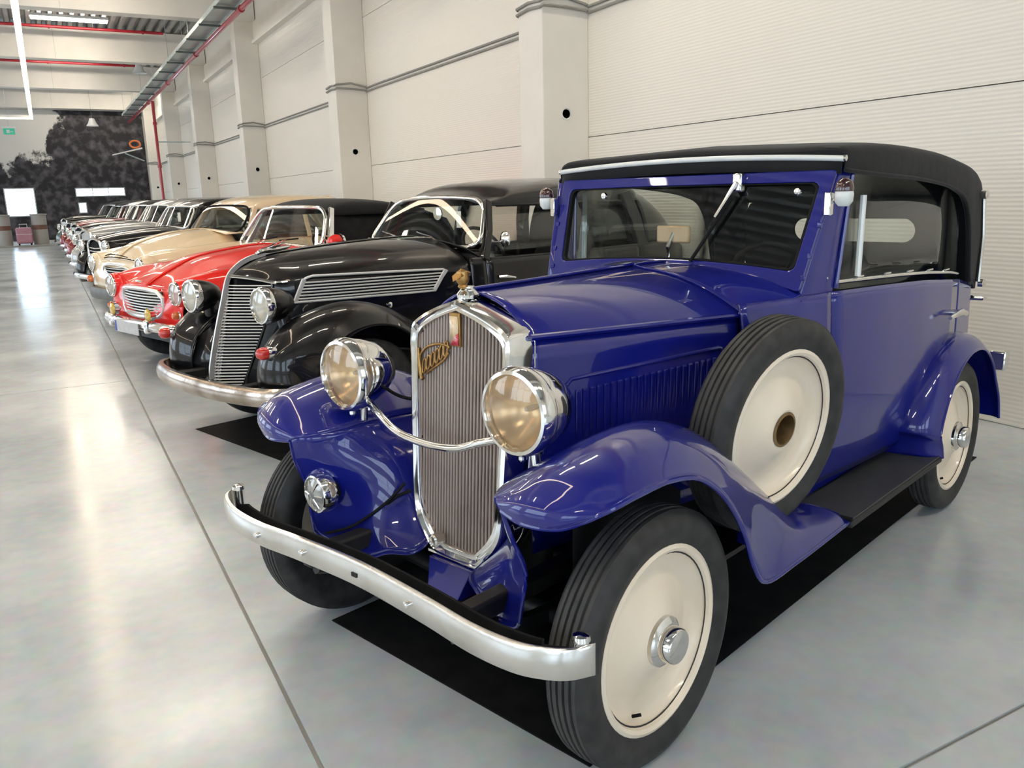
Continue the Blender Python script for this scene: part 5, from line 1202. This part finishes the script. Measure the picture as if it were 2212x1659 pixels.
# ---------------------------------------------------------------- older cars further down the row
def classic(loc, label, body, fend, roofm, k=1., gr='arc', shell='chrome', bump='chrome', hz=0., strips=True, small=True, rhw=.27):
    car = empty('vintage_car', (*loc, 0), CAR_A); tag(car, label, 'car', 'vintage cars parked in a row')
    ro = -.30
    for r_, sg in ((.25, 1), (.25, -1), (2.85, 1), (2.85, -1)):
        make_wheel(car, 'wheel', (r_, sg * .74, .34), sg, R=.34, rim=.21, w=.15, hub='dome', rimmat=body, seg=30, detail=False)
    NR = [[(ro, 0, 1.06 + hz), (ro, rhw * .6, 1.045 + hz), (ro, rhw, .97 + hz), (ro + .0, rhw + .01, .75), (ro + .02, rhw * .9, .45)],
          [(ro + .35, 0, 1.13 + hz), (ro + .35, rhw * .75, 1.11 + hz), (ro + .35, rhw + .10, 1.0 + hz), (ro + .35, rhw + .12, .75), (ro + .35, rhw + .10, .5)],
          [(ro + .8, 0, 1.18 + hz * .7), (ro + .8, .30, 1.155 + hz * .7), (ro + .8, .47, 1.04 + hz), (ro + .8, .50, .75), (ro + .8, .49, .45)],
          [(ro + 1.2, 0, 1.20 + hz * .5), (ro + 1.2, .38, 1.17 + hz * .5), (ro + 1.2, .60, 1.08), (ro + 1.2, .64, .75), (ro + 1.2, .60, .38)]]
    nr = [cr(r, 18) for r in NR]; nr = [list(x) for x in zip(*[cr([nr[i][j] for i in range(4)], 22) for j in range(18)])]
    for sg in (1, -1):
        b = MB().grid([[V(r, sg * s, z) for r, s, z in row] for row in nr]).build('bonnet_half', body, car, solid=.006, off=-1 if sg > 0 else 1)
        if strips:
            for q in range(4): MB().tube([V(ro + .3 + .75 * i / 8, sg * (itp([(ro, rhw + .01), (ro + .35, rhw + .12), (ro + .8, .50), (ro + 1.2, .64)], ro + .3 + .75 * i / 8)[0] + .006), .80 + .04 * q) for i in range(9)], .006, 6).build('bonnet_strip', 'satin', b)
        F = [(a - .31 if i < 0 else a - .31, *rest) for i, (a, *rest) in enumerate([])]
        fp2 = [tuple(v - .31 if (j % 3) == 0 else v for j, v in enumerate(q)) for q in F2]
        MB().grid(fender_rows(fp2, 40, sg, 12)).build('front_fender', fend, car, solid=.008, off=0)
        rp2 = [tuple(v - .50 if (j % 3) == 0 else v for j, v in enumerate(q)) for q in R2]
        MB().grid(fender_rows(rp2, 34, sg, 10)).build('rear_fender', fend, car, solid=.008, off=0)
        MB().box((1.0, min(-sg * .58, -sg * .80), .30), (2.45, max(-sg * .58, -sg * .80), .34)).build('running_board', 'chassis', car, bevel=.008)
        headlamp(car, (ro - .04, sg * (rhw + .22), .93), .10, .22, body=body if shell == 'chrome' else shell, refl='reflector2', seg=28)
        MB().tube([V(ro + .08, sg * (rhw + .22), .86), V(ro + .12, sg * (rhw + .2), .72)], .03, 8).build('lamp_stalk', fend, car)
        MB().grid([[V(.9 + 2.6 * i / 14, sg * itp([(.88, .62, .62), (1.4, .70, .70), (2.4, .72, .70), (3.0, .68, .64), (3.5, .50, .46)], .9 + 2.6 * i / 14)[0 if j else 1], .36 + .75 * j) for i in range(15)] for j in (0, .5, 1)]).build('body_side', body, car, solid=.01)
    g_ = MB().tube([V(ro - .012, s, z) for s, z in cr([(-rhw * .75, .48), (-rhw, .72), (-rhw * .98, .95 + hz), (-rhw * .55, 1.03 + hz), (0, 1.055 + hz), (rhw * .55, 1.03 + hz), (rhw * .98, .95 + hz), (rhw, .72), (rhw * .75, .48), (0, .46)], 40)], .024, 8, loop=True, up=(1, 0, 0)).build('grille_frame', shell, car)
    MB().add([V(ro + .004, s, z) for s, z in ((-rhw * .7, .48), (rhw * .7, .48), (rhw * .95, .75), (rhw * .9, .97 + hz), (0, 1.04 + hz), (-rhw * .9, .97 + hz), (-rhw * .95, .75))], [tuple(range(7))]).build('grille_back', 'matblack' if gr != 'flat' else body, g_, smooth=False)
    if gr == 'bars':
        for q in range(9): MB().tube([V(ro - .008, -rhw * .8 + rhw * .2 * q, .50), V(ro - .008, -rhw * .8 + rhw * .2 * q, .96 + hz)], .010, 6).build('grille_bar', 'satin', g_)
    else:
        for q in range(8): MB().tube([V(ro - .008, -rhw * .82, .56 + .05 * q), V(ro - .014, 0, .55 + .05 * q), V(ro - .008, rhw * .82, .56 + .05 * q)], .009, 6).build('grille_bar', 'satin', g_)
    blade_bumper(car, [(ro, -.80, .47), (ro - .12, -.72, .47), (ro - .19, -.4, .47), (ro - .20, 0, .47), (ro - .19, .4, .47), (ro - .12, .72, .47), (ro, .80, .47)], .045, bump)
    W_ = ((.90, .62, 1.17 + hz * .4), (1.12, .54, 1.50 + hz * .5))
    fr_, rf, wp = greenhouse(car, roofm, W_, [(1.3, .58, 1.60 + hz * .5), (1.6, .60, 1.645 + hz * .5), (2.2, .60, 1.65 + hz * .5), (2.8, .57, 1.58 + hz * .5)], 1.46 + hz * .4, (3.45, 1.08), 1.10, .66, frame='chrome' if roofm == 'fabric' else 'satin', pill=body, rx=.2, ry=.25, ftube=.016)
    MB().grid([[V(.86, s, 1.205 + hz * .5 - .25 * s * s) for s in [-.6 + .1 * i for i in range(13)]], [V(.98, s, 1.18 + hz * .4 - .16 * s * s) for s in [-.64 + .1067 * i for i in range(13)]]]).build('scuttle_top', body, car, solid=.008)
    MB().grid([[V(3.4, .50 * q, 1.09) for q in (-1, -.5, 0, .5, 1)], [V(3.62, .45 * q, .9) for q in (-1, -.5, 0, .5, 1)], [V(3.68, .42 * q, .4) for q in (-1, -.5, 0, .5, 1)]]).build('tail_panel', body, car, solid=.01)
    MB().box((1.0, -.6, .95), (1.12, .6, 1.14)).build('dashboard', 'interior', car, bevel=.02)
    seat(car, (1.45, 0, .5), 1.1, 'interior', .55)
    MB().box((-.2, -.3, .3), (3.5, .3, .40)).build('floor_pan', 'chassis', car)
    MB().box((.05, -.26, .35), (.85, .26, .95)).build('engine_block', 'chassis', car)
    return car
c5 = classic((.92, 15.0), 'glossy black rounded sedan between the cream and the silver cars', 'black', 'black', 'black', gr='arc')
MB().box((1.0, -.30, 1.27), (1.003, -.20, 1.42)).build('paper_card', 'paper', c5, smooth=False)
c6 = classic((.92, 18.2), 'silver grey sedan with squared radiator frame', 'silver', 'silver', 'silver', gr='flat', hz=.06, rhw=.30, strips=False)
c7 = classic((.92, 21.4), 'black car with dark red fenders and black soft top', 'black', 'darkred', 'fabric', gr='bars', hz=.06)
c8 = classic((.92, 24.5), 'dark red saloon with grey roof beyond the soft-top car', 'darkred', 'darkred', 'silver', gr='bars', hz=.08)
c9 = classic((.86, 27.6), 'grey green vintage car with red grille surround', 'green', 'darkred', 'fabric', gr='arc', hz=.05)
c10 = classic((.80, 30.8), 'farthest vintage car, black with tall black roof, at the far end of the row', 'black', 'green', 'fabric', gr='bars', hz=.14)
carmat((.93831501, 2.26791443, .0005), 'black rectangular floor mat under the blue tourer')
carmat((.91981501, 5.45221443, .0005), 'black rectangular floor mat under the black sedan')
